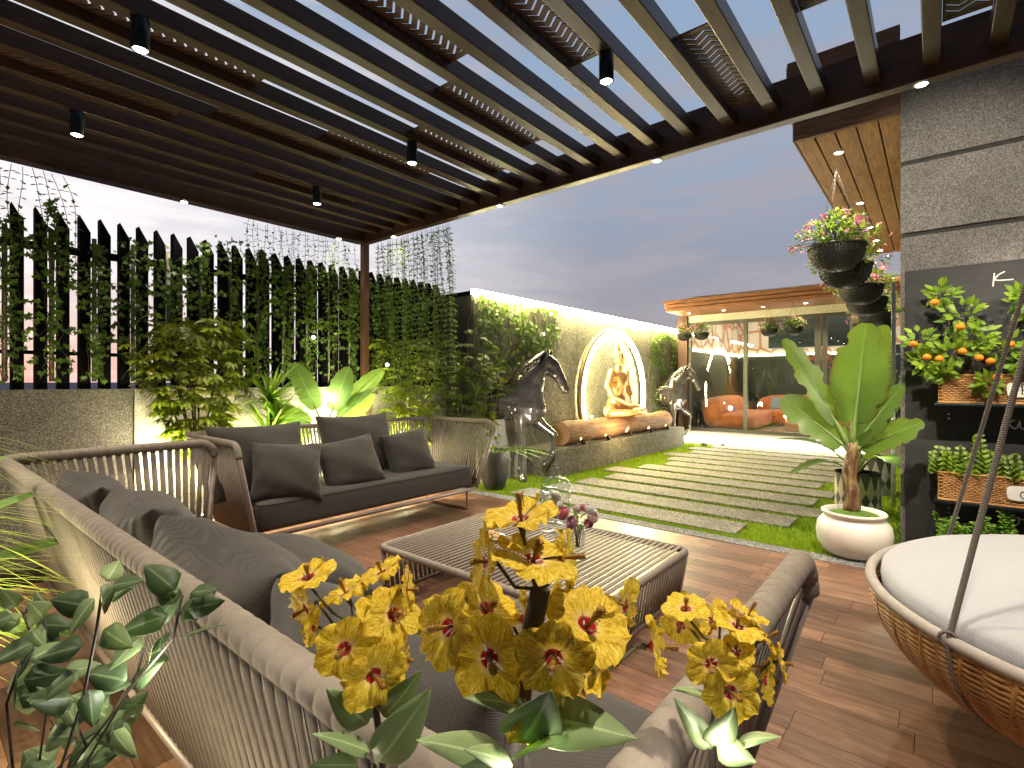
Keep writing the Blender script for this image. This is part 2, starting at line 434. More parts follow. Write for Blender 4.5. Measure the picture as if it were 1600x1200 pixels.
# ================================================================ SETTING
def sheet(name, x0, y0, x1, y1, z, m, kind='structure'):
    o = MB().add([(x0, y0, z), (x1, y0, z), (x1, y1, z), (x0, y1, z)], [(0, 1, 2, 3)]).build(name, m); o['kind'] = kind; return o
sheet('ground', -900, -900, 900, 900, -.06, m_far)
# parquet deck: boards along X, staggered, each its own island of one mesh
DX0, DX1, DY0, DY1 = -4.82, 3.2, -1.6, 4.62
b = MB(); rw = .145; y = DY1
while y > DY0:
    x = DX0-random.random()*.6
    while x < DX1:
        ln = random.choice((.42, .55, .68, .8)); xa, xb = max(x, DX0), min(x+ln, DX1)
        if xb-xa > .03: b.add([(xa+.0012, y-rw+.0012, 0), (xb-.0012, y-rw+.0012, 0), (xb-.0012, y-.0012, 0), (xa+.0012, y-.0012, 0)], [(0, 1, 2, 3)])
        x += ln
    y -= rw
b.build('deck', m_deck)['kind'] = 'structure'
sheet('deck_base', DX0, DY0-.2, DX1, DY1, -.006, m_gap)
b = MB(); b.box((-4.85, 4.62, -.05), (3.2, 4.79, .004)); b.build('gravel_border', m_gravel)['kind'] = 'structure'
sheet('lawn_soil', -5.6, 4.79, 3.2, 11.72, -.02, m_grassb)
b = MB(); b.box((-5.5, -1.6, -.05), (-4.84, 5.05, .10)); b.build('planting_bed', m_soil)['kind'] = 'structure'
# paving slabs
SL = []
ends = [(-4.1, -1.41), (-3.95, -1.08), (-3.84, -.84), (-3.72, -1.06), (-4.03, -.95), (-3.73, -1.17), (-3.53, -.95), (-3.72, -1.0), (-4.0, -.9), (-3.73, -1.0), (-3.95, -.9), (-3.7, -.95)]
for k, (xa, xb) in enumerate(ends):
    y0 = 4.90+.555*k
    bx = MB(); bx.bbox((xa, y0, -.02), (xb, y0+.415, .014), .006)
    nth = ['nearest the deck', 'second from the deck', 'third from the deck', 'fourth from the deck', 'fifth from the deck', 'sixth from the deck', 'seventh from the deck', 'eighth from the deck', 'ninth from the deck', 'tenth from the deck', 'eleventh from the deck', 'twelfth from the deck', 'thirteenth from the deck', 'fourteenth from the deck', 'fifteenth from the deck', 'sixteenth from the deck', 'seventeenth from the deck'][k]
    o = one('paving_slab', bx, m_slab, 'long grey stone paving slab set in the lawn, '+nth, 'paving slab', 'stone slabs across the lawn')
    SL.append((xa, xb, y0, y0+.415))
# grass blades (uncountable)
vs = []; fs = []; rr = random.Random(3); cnt = 0
while cnt < 62000:
    x = rr.uniform(-4.9, .6); u = rr.random(); y = 4.79+6.9*(u**1.7)
    if x < -4.26 and 6.1 < y < 11.1: continue
    if x > -.26 and y > 5.25: continue
    if any(a-.004 < x < b_+.004 and c-.002 < y < d+.002 for a, b_, c, d in SL): continue
    h = rr.uniform(.022, .050); an = rr.uniform(0, 2*PI); w = .003+.0009*(y-4); dx, dy = math.cos(an)*w, math.sin(an)*w
    lx, ly = rr.uniform(-.018, .018), rr.uniform(-.018, .018); k = len(vs)
    vs += [(x-dx, y-dy, -.02), (x+dx, y+dy, -.02), (x+lx, y+ly, h-.02)]; fs.append((k, k+1, k+2)); cnt += 1
b = MB(); b.v = vs; b.f = fs; b.sm = [False]*len(fs); tag(b.build('grass', m_grass), 'short bright green lawn between the slabs', 'grass', kind='stuff')

# ---------------------------------------------------------------- pergola
PZ = 3.05
pg = thing('pergola', 'dark brown wooden louvered pergola roof over the lounge deck', 'pergola', (-5.29, 3.63, 0))
b = MB(); b.bbox((-5.36, 3.59, PZ), (2.6, 3.67, PZ+.262), .006); b.build('beam', m_beam, pg)
b = MB(); b.bbox((-5.37, -2.2, PZ), (-5.25, 3.588, PZ+.262), .006); b.build('beam', m_lou, pg)
b = MB(); b.bbox((-5.36, -2.3, PZ), (2.6, -2.203, PZ+.262), .006); b.build('beam', m_beam, pg)
b = MB(); b.bbox((-5.355, 3.595, .1), (-5.265, 3.665, PZ-.002), .006); b.build('post', m_post, pg)
LX = []
k = 0
while True:
    xc = .247-.262*k
    if xc < -5.2: break
    LX.append(xc); k += 1
for xc in [.247+.262*j for j in range(8, 0, -1)]+LX:
    b = MB(); b.bbox((xc-.038, -2.2, PZ+.062), (xc+.038, 3.588, PZ+.158), .005); b.build('louver', m_lou, pg)
def gapx(x):   # gap index: nearest middle between louvers
    k = round((.247-.131-x)/.262); return .247-.131-.262*k
for x, y1, ln in [(-.944, 3.5, .93), (-1.46, 2.44, .93), (-2.0, 1.98, .93), (-2.25, 3.03, .93), (-2.82, 3.26, .93), (-3.34, 2.9, .93), (-3.08, 1.385, .93), (-3.6, 2.28, .93), (-.42, 2.77, .93), (-3.9, 1.2, .93), (-4.4, 2.9, .93), (.1, 3.3, .93), (-1.2, 1.2, .93)]:
    xc = gapx(x); b = MB(); z = PZ+.125; hw = .0905
    b.box((xc-hw, y1-ln, z-.004), (xc-hw+.012, y1, z+.004)); b.box((xc+hw-.012, y1-ln, z-.004), (xc+hw, y1, z+.004))
    b.box((xc-hw+.012, y1-.03, z-.004), (xc+hw-.012, y1, z+.004)); b.box((xc-hw+.012, y1-ln, z-.004), (xc+hw-.012, y1-ln+.03, z+.004))
    xs = [xc-hw+.012, xc-.03, xc+.03, xc+hw-.012]; offs = [0, .042, 0, .042]
    yy = y1-ln-.0
    while yy < y1-.05:
        pts = []
        for i in range(4):
            ya = min(max(yy+offs[i], y1-ln+.03), y1-.03); yb = min(max(yy+offs[i]+.036, y1-ln+.03), y1-.03); pts.append((xs[i], ya, yb))
        vsx = []; 
        for (px_, ya, yb) in pts: vsx += [(px_, ya, z-.003), (px_, yb, z-.003), (px_, ya, z+.003), (px_, yb, z+.003)]
        fx = []
        for i in range(3):
            a = i*4; c_ = a+4; fx += [(a, a+1, c_+1, c_), (a+2, c_+2, c_+3, a+3), (a, c_, c_+2, a+2), (a+1, a+3, c_+3, c_+1)]
        b.add(vsx, fx); yy += .05
    b.build('herringbone_panel', m_chev, pg)

# pergola lamps
proto = thing('cylinder_lamp', 'x', 'lamp', (0, 0, 0), group='cylinder lamps under the pergola')
b = MB(); b.lathe([(.001, .15), (.036, .15), (.038, .146), (.038, .002), (.036, 0), (.031, 0), (.031, .012), (.001, .012)], 24, cap=False); b.build('housing', m_can, proto)
b = MB(); b.lathe([(.001, -.004), (.022, -.002), (.030, .004)], 20, cap=False); b.build('lens', m_lamp, proto)
cyl = [((-2.855, .745), 'cylinder lamp on the louvers nearest the top left corner of the photo'), ((-4.15, .745), 'cylinder lamp on the louvers, lowest at the far left of the photo'),
       ((-2.855, 2.375), 'cylinder lamp on the louvers above the far end of the fence sofa'), ((-1.30, 2.375), 'cylinder lamp hanging clear against the blue sky between louvers'), ((-4.176, 2.385), 'cylinder lamp nearest the corner post of the pergola'),
       ((-1.30, .745), 'cylinder lamp on the louvers directly above the near sofa'), ((.25, .745), 'cylinder lamp on the louvers above the right foreground flowers'), ((.25, 2.375), 'cylinder lamp on the louvers beside the daybed ropes'), ((-1.30, -.885), 'cylinder lamp on the louvers behind the near sofa'), ((-2.855, -.885), 'cylinder lamp on the louvers behind the far corner of the near sofa')]
for i, ((x, y), lb) in enumerate(cyl):
    o = proto if i == 0 else copy_tree(proto); o.location = (x, y, 2.965); o['label'] = lb
    xl = min(LX, key=lambda q: abs(q-x)); o.location.x = xl
    spot((xl, y, 2.96), (xl, y, 0), 95 if (x > 0 and y > 2) else (250 if x > 0 else 130), 100, .7, (1, .86, .66), .03)
proto = thing('recessed_lamp', 'x', 'lamp', (0, 0, 0), group='small lamps set into the pergola beams')
b = MB(); b.lathe([(.036, .0), (.036, -.006), (.028, -.007), (.026, -.001)], 24, cap=False); b.build('trim_ring', m_trim, proto)
b = MB(); b.lathe([(.001, -.004), (.027, -.004)], 20, cap=False); b.build('lens', m_lamp, proto)
rec = [((-.06, 3.63), 'beam lamp shining down the grey concrete wall'), ((1.49, 3.63), 'beam lamp beyond the daybed, lighting the planted chalkboard'), ((-1.60, 3.63), 'beam lamp against open sky, above the coffee table'), ((-3.15, 3.63), 'beam lamp above the horse statue beside the fence sofa'),
       ((-4.75, 3.63), 'beam lamp just right of the pergola corner post'), ((-5.31, 3.28), 'beam lamp just left of the pergola corner post, among hanging vines'), ((-5.31, 1.70), 'beam lamp in the left beam above the bare fence tops')]
for i, ((x, y), lb) in enumerate(rec):
    o = proto if i == 0 else copy_tree(proto); o.location = (x, y, PZ-.001); o['label'] = lb
    spot((x, y, PZ-.02), (x-.35*(i == 1), y+(1.0 if i < 2 else 0), 0), (0, 230)[i] if i < 2 else (16 if i > 3 else 110), 120 if i < 2 else 100, .45, (1, .88, .70), .03)

spot((-.12, 3.64, PZ-.02), (-.5, 5.0, .1), 300, 46, .8, (1, .88, .70), .03)  # added spot to brighten the cream pot, no fitting of its own
spot((.5, 3.64, PZ-.02), (.55, 5.2, 1.0), 110, 70, .8, (1, .88, .70), .03)  # added spot to brighten the wall herbs, no lamp modelled here
spot((-.06, 3.64, PZ-.01), (.0, 5.3, 2.55), 250, 84, .5, (1, .88, .70), .03)  # wall wash added at the beam lamp's place, without its own housing
# ---------------------------------------------------------------- fence on its low wall
lw = thing('low_wall', 'low rendered garden wall, dark grey then pale, under the slat fence', 'wall', (-5.6, 1.8, 0))
b = MB(); b.box((-5.75, -3.0, 0), (-5.47, 1.36, 1.335)); b.build('dark_panel', m_wallg, lw)['label'] = 'dark speckled left stretch of the wall'
b = MB(); b.box((-5.75, 1.36, 0), (-5.452, 5.1, 1.335)); b.build('pale_panel', m_wallp, lw)['label'] = 'pale stretch of the wall behind the plants'
fe = thing('slat_fence', 'tall black fence of upright slats with slanted tops', 'fence', (-5.6, 1.8, 1.335))
y = .582-.137*26; k = 0
while y < 5.06:
    b = MB(); x0, x1 = -5.60, -5.5; ya, yb = y, y+.072
    vs = [(x0, ya, 1.336), (x1, ya, 1.336), (x1, yb, 1.336), (x0, yb, 1.336), (x0, ya, 2.79), (x1, ya, 2.79), (x1, yb, 2.655), (x0, yb, 2.655)]
    b.add(vs, [(0, 3, 2, 1), (4, 5, 6, 7), (0, 1, 5, 4), (2, 3, 7, 6), (1, 2, 6, 5), (3, 0, 4, 7)])
    b.build('slat', m_slat, fe); y += .137; k += 1
for z in (2.47, 1.62):
    b = MB(); b.box((-5.64, -3.0, z), (-5.602, 5.08, z+.06 if z > 2 else z+.03)); b.build('rail', m_slat, fe)

# ---------------------------------------------------------------- wall with light strip
tex = Mt('carved plaster'); v = tex.coord('Object'); f1 = tex.noise(v, 9, 9, .75, 2.2); f2 = tex.noise(v, 45, 6, .75, 1.0)
tex.set(tex.mix(.5, tex.ramp(f1, [(.34, (.07, .085, .045)), (.48, (.20, .19, .13)), (.64, (.40, .37, .27))]), tex.ramp(f2, [(.38, .35), (.6, 1.0)]), 'MULTIPLY'), .85); tex.bump(tex.math('ADD', f1, f2), 1.0, .05); m_tex = tex.m
fw = thing('feature_wall', 'textured stone garden wall topped by a glowing light strip', 'wall', (-5.2, 8.8, 0))
b = MB()
ys = [5.1, 6.42, 7.74, 9.06, 10.38, 11.7, 12.6]
for i in range(6):
    for z0, z1 in ((0, 1.3), (1.306, 2.6)):
        b.box((-4.955, ys[i]+(0 if i == 0 else .004), z0), (-4.9, ys[i+1]-.004, z1))
b.build('stone_panel', m_tex, fw)
b = MB(); b.box((-5.75, 5.1, 0), (-4.957, 12.6, 2.6)); b.build('wall_core', m_wallg, fw)
b = MB(); b.box((-5.78, 5.07, 2.602), (-4.93, 12.6, 2.65)); b.build('coping', m_slat, fw)
b = MB(); b.box((-4.925, 5.07, 2.600), (-4.855, 12.3, 2.668)); b.build('light_strip', m_led, fw)
for yy in (6.5, 8.9, 11.2):
    la = bpy.data.lights.new('strip_glow', 'AREA'); la.shape = 'RECTANGLE'; la.size = 2.3; la.size_y = .05; la.energy = 48; la.color = (1, .86, .42)
    lo = link(bpy.data.objects.new('strip_glow', la)); lo.location = (-4.80, yy, 2.60); lo.rotation_euler = Vector((-.32, 0, -1)).to_track_quat('-Z', 'Y').to_euler(); lo.rotation_euler = (Matrix.Rotation(R(-18), 4, 'Y') @ Matrix.Rotation(R(90), 4, 'Z')).to_euler()

# platform
pl = MB(); pl.bbox((-4.898, 6.1, -.03), (-4.25, 11.1, .40), .02)
one('stone_platform', pl, m_tex, 'long low rough stone platform carrying the log and golden statue', 'platform')
# pale blocks behind the horse
pb = MB(); pb.bbox((-4.898, 5.13, -.03), (-4.74, 6.08, .38), .008); pb.bbox((-4.898, 5.13, .386), (-4.76, 6.08, .86), .008)
one('stone_blocks', pb, granite('pale stone block', (.36, .34, .29), (.5, .47, .42), sc1=70), 'pale square stone blocks stacked behind the black horse beside the platform', 'stone blocks')
# log
bark = Mt('log bark'); v = bark.coord('Object', (7, .8, 7)); f = bark.noise(v, 3, 8, .7, .9)
bark.set(bark.ramp(f, [(.3, (.05, .025, .012)), (.5, (.22, .11, .045)), (.72, (.42, .24, .10))]), .7); bark.bump(f, .8, .02); m_bark = bark.m
endg = Mt('sawn log end'); v = endg.coord('Object'); wv = endg.n('ShaderNodeTexWave', wave_type='RINGS', rings_direction='Y'); endg.l(v, wv.inputs[0]); wv.inputs['Scale'].default_value = 9; wv.inputs['Distortion'].default_value = 3
endg.set(endg.ramp(wv.outputs['Fac'], [(0, (.30, .15, .07)), (1, (.46, .26, .13))]), .7); m_end = endg.m
lg = thing('log', 'thick brown tree log lying along the stone platform', 'log', (-4.5, 8.5, .40))
b = MB(); n = 30; pts = []; rr_ = []
for i in range(n+1):
    t = i/n; y = 6.62+3.9*t; pts.append((-4.5+.02*math.sin(t*9), y, .585+.008*math.sin(t*13))); rr_.append(.182*(1+.05*math.sin(t*21)+.03*math.sin(t*47)))
b.sweep(pts, rr_, 28, cap=False); b.build('bark', m_bark, lg)
for y, i in ((6.62, 0), (10.52, n)):
    b = MB(); M = Matrix.Rotation(PI/2, 3, 'X'); b.lathe([(.001, 0), (rr_[i]*.995, 0)], 28, (pts[i][0], y, pts[i][2]), M, cap=False); b.build('log_end', m_end, lg)
# small platform spotlights washing the log
proto = None
for i, (y, nm) in enumerate([(6.95, 'nearest the log end'), (7.75, 'second along the log'), (8.6, 'third along the log'), (9.45, 'fourth along the log'), (10.25, 'farthest along the log')]):
    if proto is None:
        proto = thing('spotlight', 'x', 'spotlight', (0, 0, 0), group='spotlights on the stone platform')
        b = MB(); b.lathe([(.012, 0), (.03, .004), (.03, .012), (.01, .014), (.01, .02)], 16); b.build('base', m_can, proto)
        M = Matrix.Rotation(R(-52), 3, 'Y'); b = MB(); b.lathe([(.018, -.045), (.028, -.04), (.028, .03), (.024, .031), (.024, .022), (.001, .022)], 16, (0, 0, .045), M); b.build('housing', m_can, proto)
        b = MB(); b.lathe([(.001, .026), (.022, .026)], 16, (0, 0, .045), M, cap=False); b.build('lens', m_trim, proto); o = proto
    else: o = copy_tree(proto)
    o.location = (-4.29, y, .401); o['label'] = 'small black spotlight on the platform edge, '+nm
    spot((-4.31, y, .47), (-4.6, y+.05, .66), 34, 80, .8, (1, .68, .34), .02)
# ring of light
rg = thing('light_ring', 'tall glowing neon ring standing behind the seated golden statue', 'light ring', (-4.8, 8.91, .4))
cc_ = (-4.80, 8.91, 1.13); a0, a1 = R(-36), R(216)
b = MB(); b.sweep(arc(cc_, 1.25, a0, a1, 90, 1, 2), .05, 12); b.build('shell', m_bronze, rg)
b = MB(); b.sweep([(p[0]+.035, p[1], p[2]) for p in arc(cc_, 1.21, a0, a1, 90, 1, 2)], .042, 12); b.build('neon_tube', m_led, rg)

# ---------------------------------------------------------------- concrete wall on the right
cw = thing('concrete_wall', 'grey sanded concrete wall with horizontal grooves, right of the lawn', 'wall', (1.3, 5.45, 0))
gz = [-.03, .055, .656, 1.33, 1.99, 2.60, 3.19, 4.15]
b = MB()
for i in range(7): b.bbox((-.223, 5.30, gz[i]+.018), (3.0, 5.62, gz[i+1]-.018), .004)
b.build('panel', m_wallr, cw)
b = MB(); b.box((-.20, 5.325, 0), (2.98, 5.60, 4.12)); b.build('wall_core', m_groove, cw)
# soffit roof
sfw = wood('rough sawn cedar', (.16, .075, .03), (.46, .25, .11), (9, 1, 9), .6, 4, .6, .006, .25)
sf = thing('canopy_roof', 'long cedar clad canopy roof running beside the concrete wall', 'roof', (-.6, 9, 3.62))
for i in range(5):
    xa = -1.01+.158*i; b = MB(); b.bbox((xa+.006, 5.36, 3.63), (xa+.152, 11.0, 3.66), .004); b.build('plank', sfw, sf)
b = MB(); b.box((-.995, 5.37, 3.664), (-.23, 11.0, 4.3)); b.build('roof_core', m_gap, sf)
fsw = wood('rough dark fascia', (.07, .035, .02), (.24, .13, .07), (1, 9, 9), .6, 4, .6, .006)
for z0, z1, ex in ((3.618, 3.80, 0), (3.81, 4.12, -.02), (4.13, 4.33, -.045)):
    b = MB(); b.bbox((-1.012+ex, 5.302+ex, z0), (-.225, 5.358+ex, z1), .004); b.build('fascia', fsw, sf)
    b = MB(); b.bbox((-1.03+ex, 5.36+ex, z0+.02), (-1.012+ex, 11.0, z1), .004); b.build('fascia', fsw, sf)
proto = thing('soffit_lamp', 'x', 'lamp', (0, 0, 0), group='small lamps in the cedar soffit')
b = MB(); b.lathe([(.045, .0), (.045, -.006), (.036, -.007), (.034, -.001)], 24, cap=False); b.build('trim_ring', m_trim, proto)
b = MB(); b.lathe([(.001, -.004), (.035, -.004)], 20, cap=False); b.build('lens', m_lamp, proto)
for i, (y, nm) in enumerate([(5.87, 'nearest the pergola'), (7.10, 'second from the pergola, above the flower baskets'), (7.98, 'third from the pergola, just past the flowers'), (9.0, 'fourth from the pergola'), (10.2, 'farthest from the pergola')]):
    y = [5.87, 7.7, 9.0, 9.9, 10.7][i]
    o = proto if i == 0 else copy_tree(proto); o.location = (-.725, y, 3.629); o['label'] = 'small round lamp in the cedar soffit, '+nm
    spot((-.725, y, 3.60), (-.725, y, 0), 120, 120, .6, (1, .84, .62), .03)
# slim upright of the glass screen
b = MB(); b.bbox((-.385, 7.17, 0), (-.345, 7.21, 2.52), .004)
one('metal_post', b, simple('brushed steel', (.45, .47, .5), .25, .9, .08), 'slim polished metal post standing at the wall corner', 'post')

# ---------------------------------------------------------------- pavilion
pv = thing('pavilion', 'glass fronted garden pavilion with a cedar roof at the end of the lawn', 'pavilion', (-2.5, 12, 0))
m_dk = simple('dark olive frame', (.075, .075, .055), .4, .2, .1)
m_cream = simple('cream lintel', (.55, .52, .40), .8)
b = MB()
for i, (z0, z1, ex) in enumerate(((2.93, 3.0, 0), (3.012, 3.08, -.02), (3.092, 3.17, -.04))):
    b.bbox((-4.58+ex, 10.85+ex, z0), (1.2, 11.9, z1), .006)
pf = wood('cedar roof fascia', (.13, .045, .015), (.32, .13, .05), (1, 8, 8), .6, 4, .4, .004)
b.build('roof', pf, pv)
b = MB(); b.box((-4.5, 12.07, 3.3), (1.2, 16.6, 3.4)); b.build('ceiling', simple('white plaster', (.7, .68, .62), .8), pv)
b = MB(); b.box((-4.5, 11.96, 2.78), (1.2, 12.06, 3.3)); b.build('lintel', m_cream, pv)
b = MB(); b.bbox((-4.72, 11.9, -.02), (-4.5, 12.12, 2.93), .006); b.build('corner_post', m_post, pv)
b = MB(); b.box((-4.498, 11.72, -.03), (1.2, 16.6, .27)); b.build('floor_slab', simple('polished floor', (.22, .2, .18), .15, 0, .15, 3, 0), pv)
for nm_, (a, c_) in (('frame', ((-4.49, 11.97, 2.70), (1.2, 12.04, 2.778))), ('frame', ((-4.49, 11.97, .272), (1.2, 12.04, .33)))):
    b = MB(); b.box(a, c_); b.build(nm_, m_dk, pv)
for xa, xb in ((-4.49, -4.43), (-3.27, -3.19), (-1.90, -1.79), (-1.76, -1.68), (-.32, -.24)):
    b = MB(); b.box((xa, 11.965, .332), (xb, 12.045, 2.698)); b.build('mullion', m_dk, pv)
for xa, xb in ((-4.43, -3.27), (-3.19, -1.90), (-1.68, -.32)):
    b = MB(); b.add([(xa, 12.0, .332), (xb, 12.0, .332), (xb, 12.0, 2.698), (xa, 12.0, 2.698)], [(0, 1, 2, 3)]); b.build('glass_pane', m_pane, pv)
b = MB(); b.box((-4.47, 11.66, .01), (-.9, 11.715, .15)); b.build('light_strip', m_ledw, pv)
# interior shell
stn = Mt('crazy paved stone'); v = stn.coord('Object'); vo = stn.n('ShaderNodeTexVoronoi', feature='DISTANCE_TO_EDGE'); stn.l(v, vo.inputs[0]); vo.inputs['Scale'].default_value = 2.1; vo.inputs['Randomness'].default_value = .8
stn.set(stn.ramp(vo.outputs['Distance'], [(.0, (.45, .22, .13)), (.05, (.5, .27, .17)), (.08, (.66, .6, .52)), (1, (.74, .70, .62))]), .8); stn.bump(vo.outputs['Distance'], .4, .02); m_stone = stn.m
m_pan = simple('dark green panelling', (.028, .038, .026), .45, 0, .2, 4)
b = MB(); b.box((-4.6, 12.06, .27), (-4.5, 16.6, 2.12)); b.box((-4.497, 16.0, .272), (1.2, 16.1, 2.12)); b.build('panelled_wall', m_pan, pv)
b = MB(); b.box((-4.6, 12.06, 2.2), (-4.5, 16.6, 3.3)); b.box((-4.497, 16.0, 2.2), (1.2, 16.1, 3.3)); b.build('stone_wall', m_stone, pv)
b = MB(); b.box((-4.5, 12.1, 2.13), (-4.46, 15.96, 2.19)); b.box((-4.46, 15.95, 2.13), (1.2, 15.99, 2.19)); b.build('cove_light', emit('warm cove light', (1, .85, .55), 9), pv)
b = MB()
for i in range(9):
    for z0 in (.5, 1.05, 1.6):
        xa = -4.2+.58*i
        for (a1_, b1_) in (((xa, z0), (xa+.46, z0+.02)), ((xa, z0+.42), (xa+.46, z0+.44)), ((xa, z0+.02), (xa+.02, z0+.42)), ((xa+.44, z0+.02), (xa+.46, z0+.42))):
            b.box((a1_[0], 15.975, a1_[1]), (b1_[0], 15.999, b1_[1]))
b.build('wall_moulding', simple('dark green moulding', (.03, .04, .028), .4), pv)
al = bpy.data.lights.new('room_fill', 'AREA'); al.energy = 110; al.size = 3.5; al.color = (1, .86, .66); ao = link(bpy.data.objects.new('room_fill', al)); ao.location = (-2.4, 14, 3.28)  # area light added to light the room, no fitting modelled
proto = thing('eave_lamp', 'x', 'lamp', (0, 0, 0), group='small lamps under the pavilion eave')
b = MB(); b.lathe([(.045, .0), (.045, -.006), (.036, -.007), (.034, -.001)], 20, cap=False); b.build('trim_ring', m_trim, proto)
b = MB(); b.lathe([(.001, -.004), (.036, -.004)], 16, cap=False); b.build('lens', m_lamp, proto)
for i, x in enumerate((-4.25, -3.5, -2.72, -1.95, -1.1)):
    o = proto if i == 0 else copy_tree(proto); o.location = (x, 11.35, 2.929); o['label'] = 'small lamp under the pavilion eave, '+['leftmost', 'second from left', 'middle one', 'fourth from left', 'rightmost'][i]
    if i in (1, 3): spot((x, 11.35, 2.9), (x, 11.35, 0), 70, 120, .6, (1, .84, .6), .03)

# furniture inside
orange = Mt('orange suede'); f = orange.noise(orange.coord(), 6, 5); orange.set(orange.ramp(f, [(.3, (.40, .09, .012)), (.7, (.62, .17, .03))]), .8); orange.b.inputs['Sheen Weight'].default_value = .3; orange.bump(f, .3, .03); m_or = orange.m
def togo(name, lb, loc, rz, w):
    t = thing(name, lb, 'sofa', loc, rz, 'orange sofas in the pavilion')
    def rid(p):
        q = p.copy(); q.z += .012*math.sin(p.x*38); q.y += .012*math.sin(p.x*38); return q
    b = MB(); b.superell((0, -.42, .2), (w/2, .46, .2), .45, .35, 64, 18, dz=rid); b.build('seat', m_or, t, local=True)
    b = MB(); b.superell((0, 0, .38), (w/2, .26, .38), .5, .35, 64, 18, M=Matrix.Rotation(R(-12), 3, 'X'), dz=rid); b.build('backrest', m_or, t, local=True)
    return t
togo('lounge_sofa', 'tufted orange lounge sofa along the left wall behind the glass', (-4.1, 13.5, .272), R(90), 2.3)
togo('lounge_sofa', 'tufted orange lounge sofa along the back wall behind the glass', (-2.2, 15.3, .272), 0, 3.2)
pm1, pm2 = cloth('blue grey cushion', (.20, .25, .33)), cloth('dusty pink cushion', (.38, .24, .22))
def pillow_mb(a, b_, c, seed=0, ex=.16, n=26):
    rr = random.Random(seed); ph = [rr.uniform(0, 6) for _ in range(6)]; mb = MB(); vs = []
    for sgn in (1, -1):
        for j in range(n+1):
            for i in range(n+1):
                u = -1+2*i/n; v_ = -1+2*j/n; uu = math.sin(u*PI/2); vv = math.sin(v_*PI/2)
                x = uu*a*(1-ex*(1-vv*vv)**1*.55*abs(uu)); y = vv*b_*(1-ex*(1-uu*uu)*.55*abs(vv))
                h = ((1-uu*uu)*(1-vv*vv)); z = sgn*(c*max(0, h)**.42+.004)
                if h > .003: z += c*.10*math.sin(uu*4+ph[0]+vv*2)*math.cos(vv*3+ph[1])*h**.5 + c*.10*math.sin(11*uu-8*vv+ph[2])*(1-h)**2*h**.3 + c*.07*math.sin(14*vv+5*uu+ph[3])*(1-h)**2*h**.3
                vs.append((x, y, z))
    m = (n+1)**2; fs = []
    for j in range(n):
        for i in range(n):
            a_ = j*(n+1)+i; fs.append((a_, a_+1, a_+n+2, a_+n+1)); fs.append((m+a_, m+a_+n+1, m+a_+n+2, m+a_+1))
    edge = [i for i in range(n+1)]+[j*(n+1)+n for j in range(1, n+1)]+[n*(n+1)+i for i in range(n-1, -1, -1)]+[j*(n+1) for j in range(n-1, 0, -1)]
    for k in range(len(edge)): p, q = edge[k], edge[(k+1) % len(edge)]; fs.append((p, m+p, m+q, q))
    return mb.add(vs, fs, True)
def pillow(lb, loc, rot, size, m, group, seed=0, name='cushion', piping=False):
    t = thing(name, lb, 'cushion', loc, 0, group); t.rotation_euler = rot; ORG[t.name] = Vector()
    pillow_mb(size[0], size[1], size[2], seed).build('cover', m, t, local=True)
    if piping:
        a, b_ = size[0], size[1]; pts = []
        for k in range(40):
            an = k/40*4; s_ = int(an); f = an-s_; u = -1+2*f; uu = math.sin(u*PI/2)
            e = .12*.55*(1-uu*uu)
            pts.append([(uu*a, -b_*(1-e), 0), (a*(1-e), uu*b_, 0), (-uu*a, b_*(1-e), 0), (-a*(1-e), -uu*b_, 0)][s_])
        MB().sweep(pts, .0045, 6, closed=True).build('piping', m_pipe, t, local=True)
    return t
for i, (x, y, z, mm, nm) in enumerate([(-4.0, 12.75, .78, pm1, 'blue grey cushion at the near end of the left orange sofa'), (-3.95, 13.25, .76, pm2, 'dusty pink cushion second along the left orange sofa'), (-4.0, 13.7, .78, pm1, 'blue grey cushion third along the left orange sofa'), (-3.95, 14.2, .76, pm2, 'dusty pink cushion farthest along the left orange sofa'),
                                       (-3.2, 15.0, .80, pm1, 'grey cushion at the left of the rear orange sofa'), (-2.35, 14.95, .80, pm1, 'blue grey cushion in the middle of the rear orange sofa'), (-1.85, 14.95, .76, pm2, 'dusty pink cushion at the right of the rear orange sofa')]):
    left = i < 4
    pillow(nm, (x, y, z), (R(62), 0, R(90) if left else 0) if not left else (R(60), 0, R(75)), (.22, .2, .08), mm, 'cushions on the orange sofas', i, piping=False)
ct = thing('low_table', 'low drum table with a lit rim inside the pavilion', 'table', (-2.2, 13.3, .272))
b = MB(); b.lathe([(.5, .30), (.52, .0), (.5, 0)], 40, (-2.2, 13.3, .272)); b.build('drum', m_gold, ct)
b = MB(); b.lathe([(.5, .30), (.53, .305), (.53, .33), (.5, .335)], 40, (-2.2, 13.3, .272)); b.build('lit_rim', m_ledw, ct)
b = MB()
for i in range(40): b.leaf((-2.2+random.uniform(-.2, .2), 13.3+random.uniform(-.2, .2), .62), (random.uniform(-1, 1), random.uniform(-1, 1), .4), (0, 0, 1), .12, .05)
one('leaf_garland', b, simple('dried pale leaves', (.5, .47, .42), .8), 'pale dried leaf arrangement on the drum table', 'dried leaves')
b = MB(); b.box((-3.3, 14.3, 2.25), (-1.55, 14.9, 3.296)); one('range_hood', b, m_can, 'dark box hood hanging from the pavilion ceiling behind the glass', 'hood')
b = MB(); b.bbox((-1.22, 12.7, .272), (-1.0, 12.74, 2.8), .01)
one('curtain', b, simple('teal cloth', (.02, .25, .22), .7), 'teal curtain behind the pavilion glass, left of the dark mural', 'curtain')
mu = thing('mural_panel', 'dark teal panel with white fish marks behind the banana leaves', 'mural', (-.6, 12.9, .272))
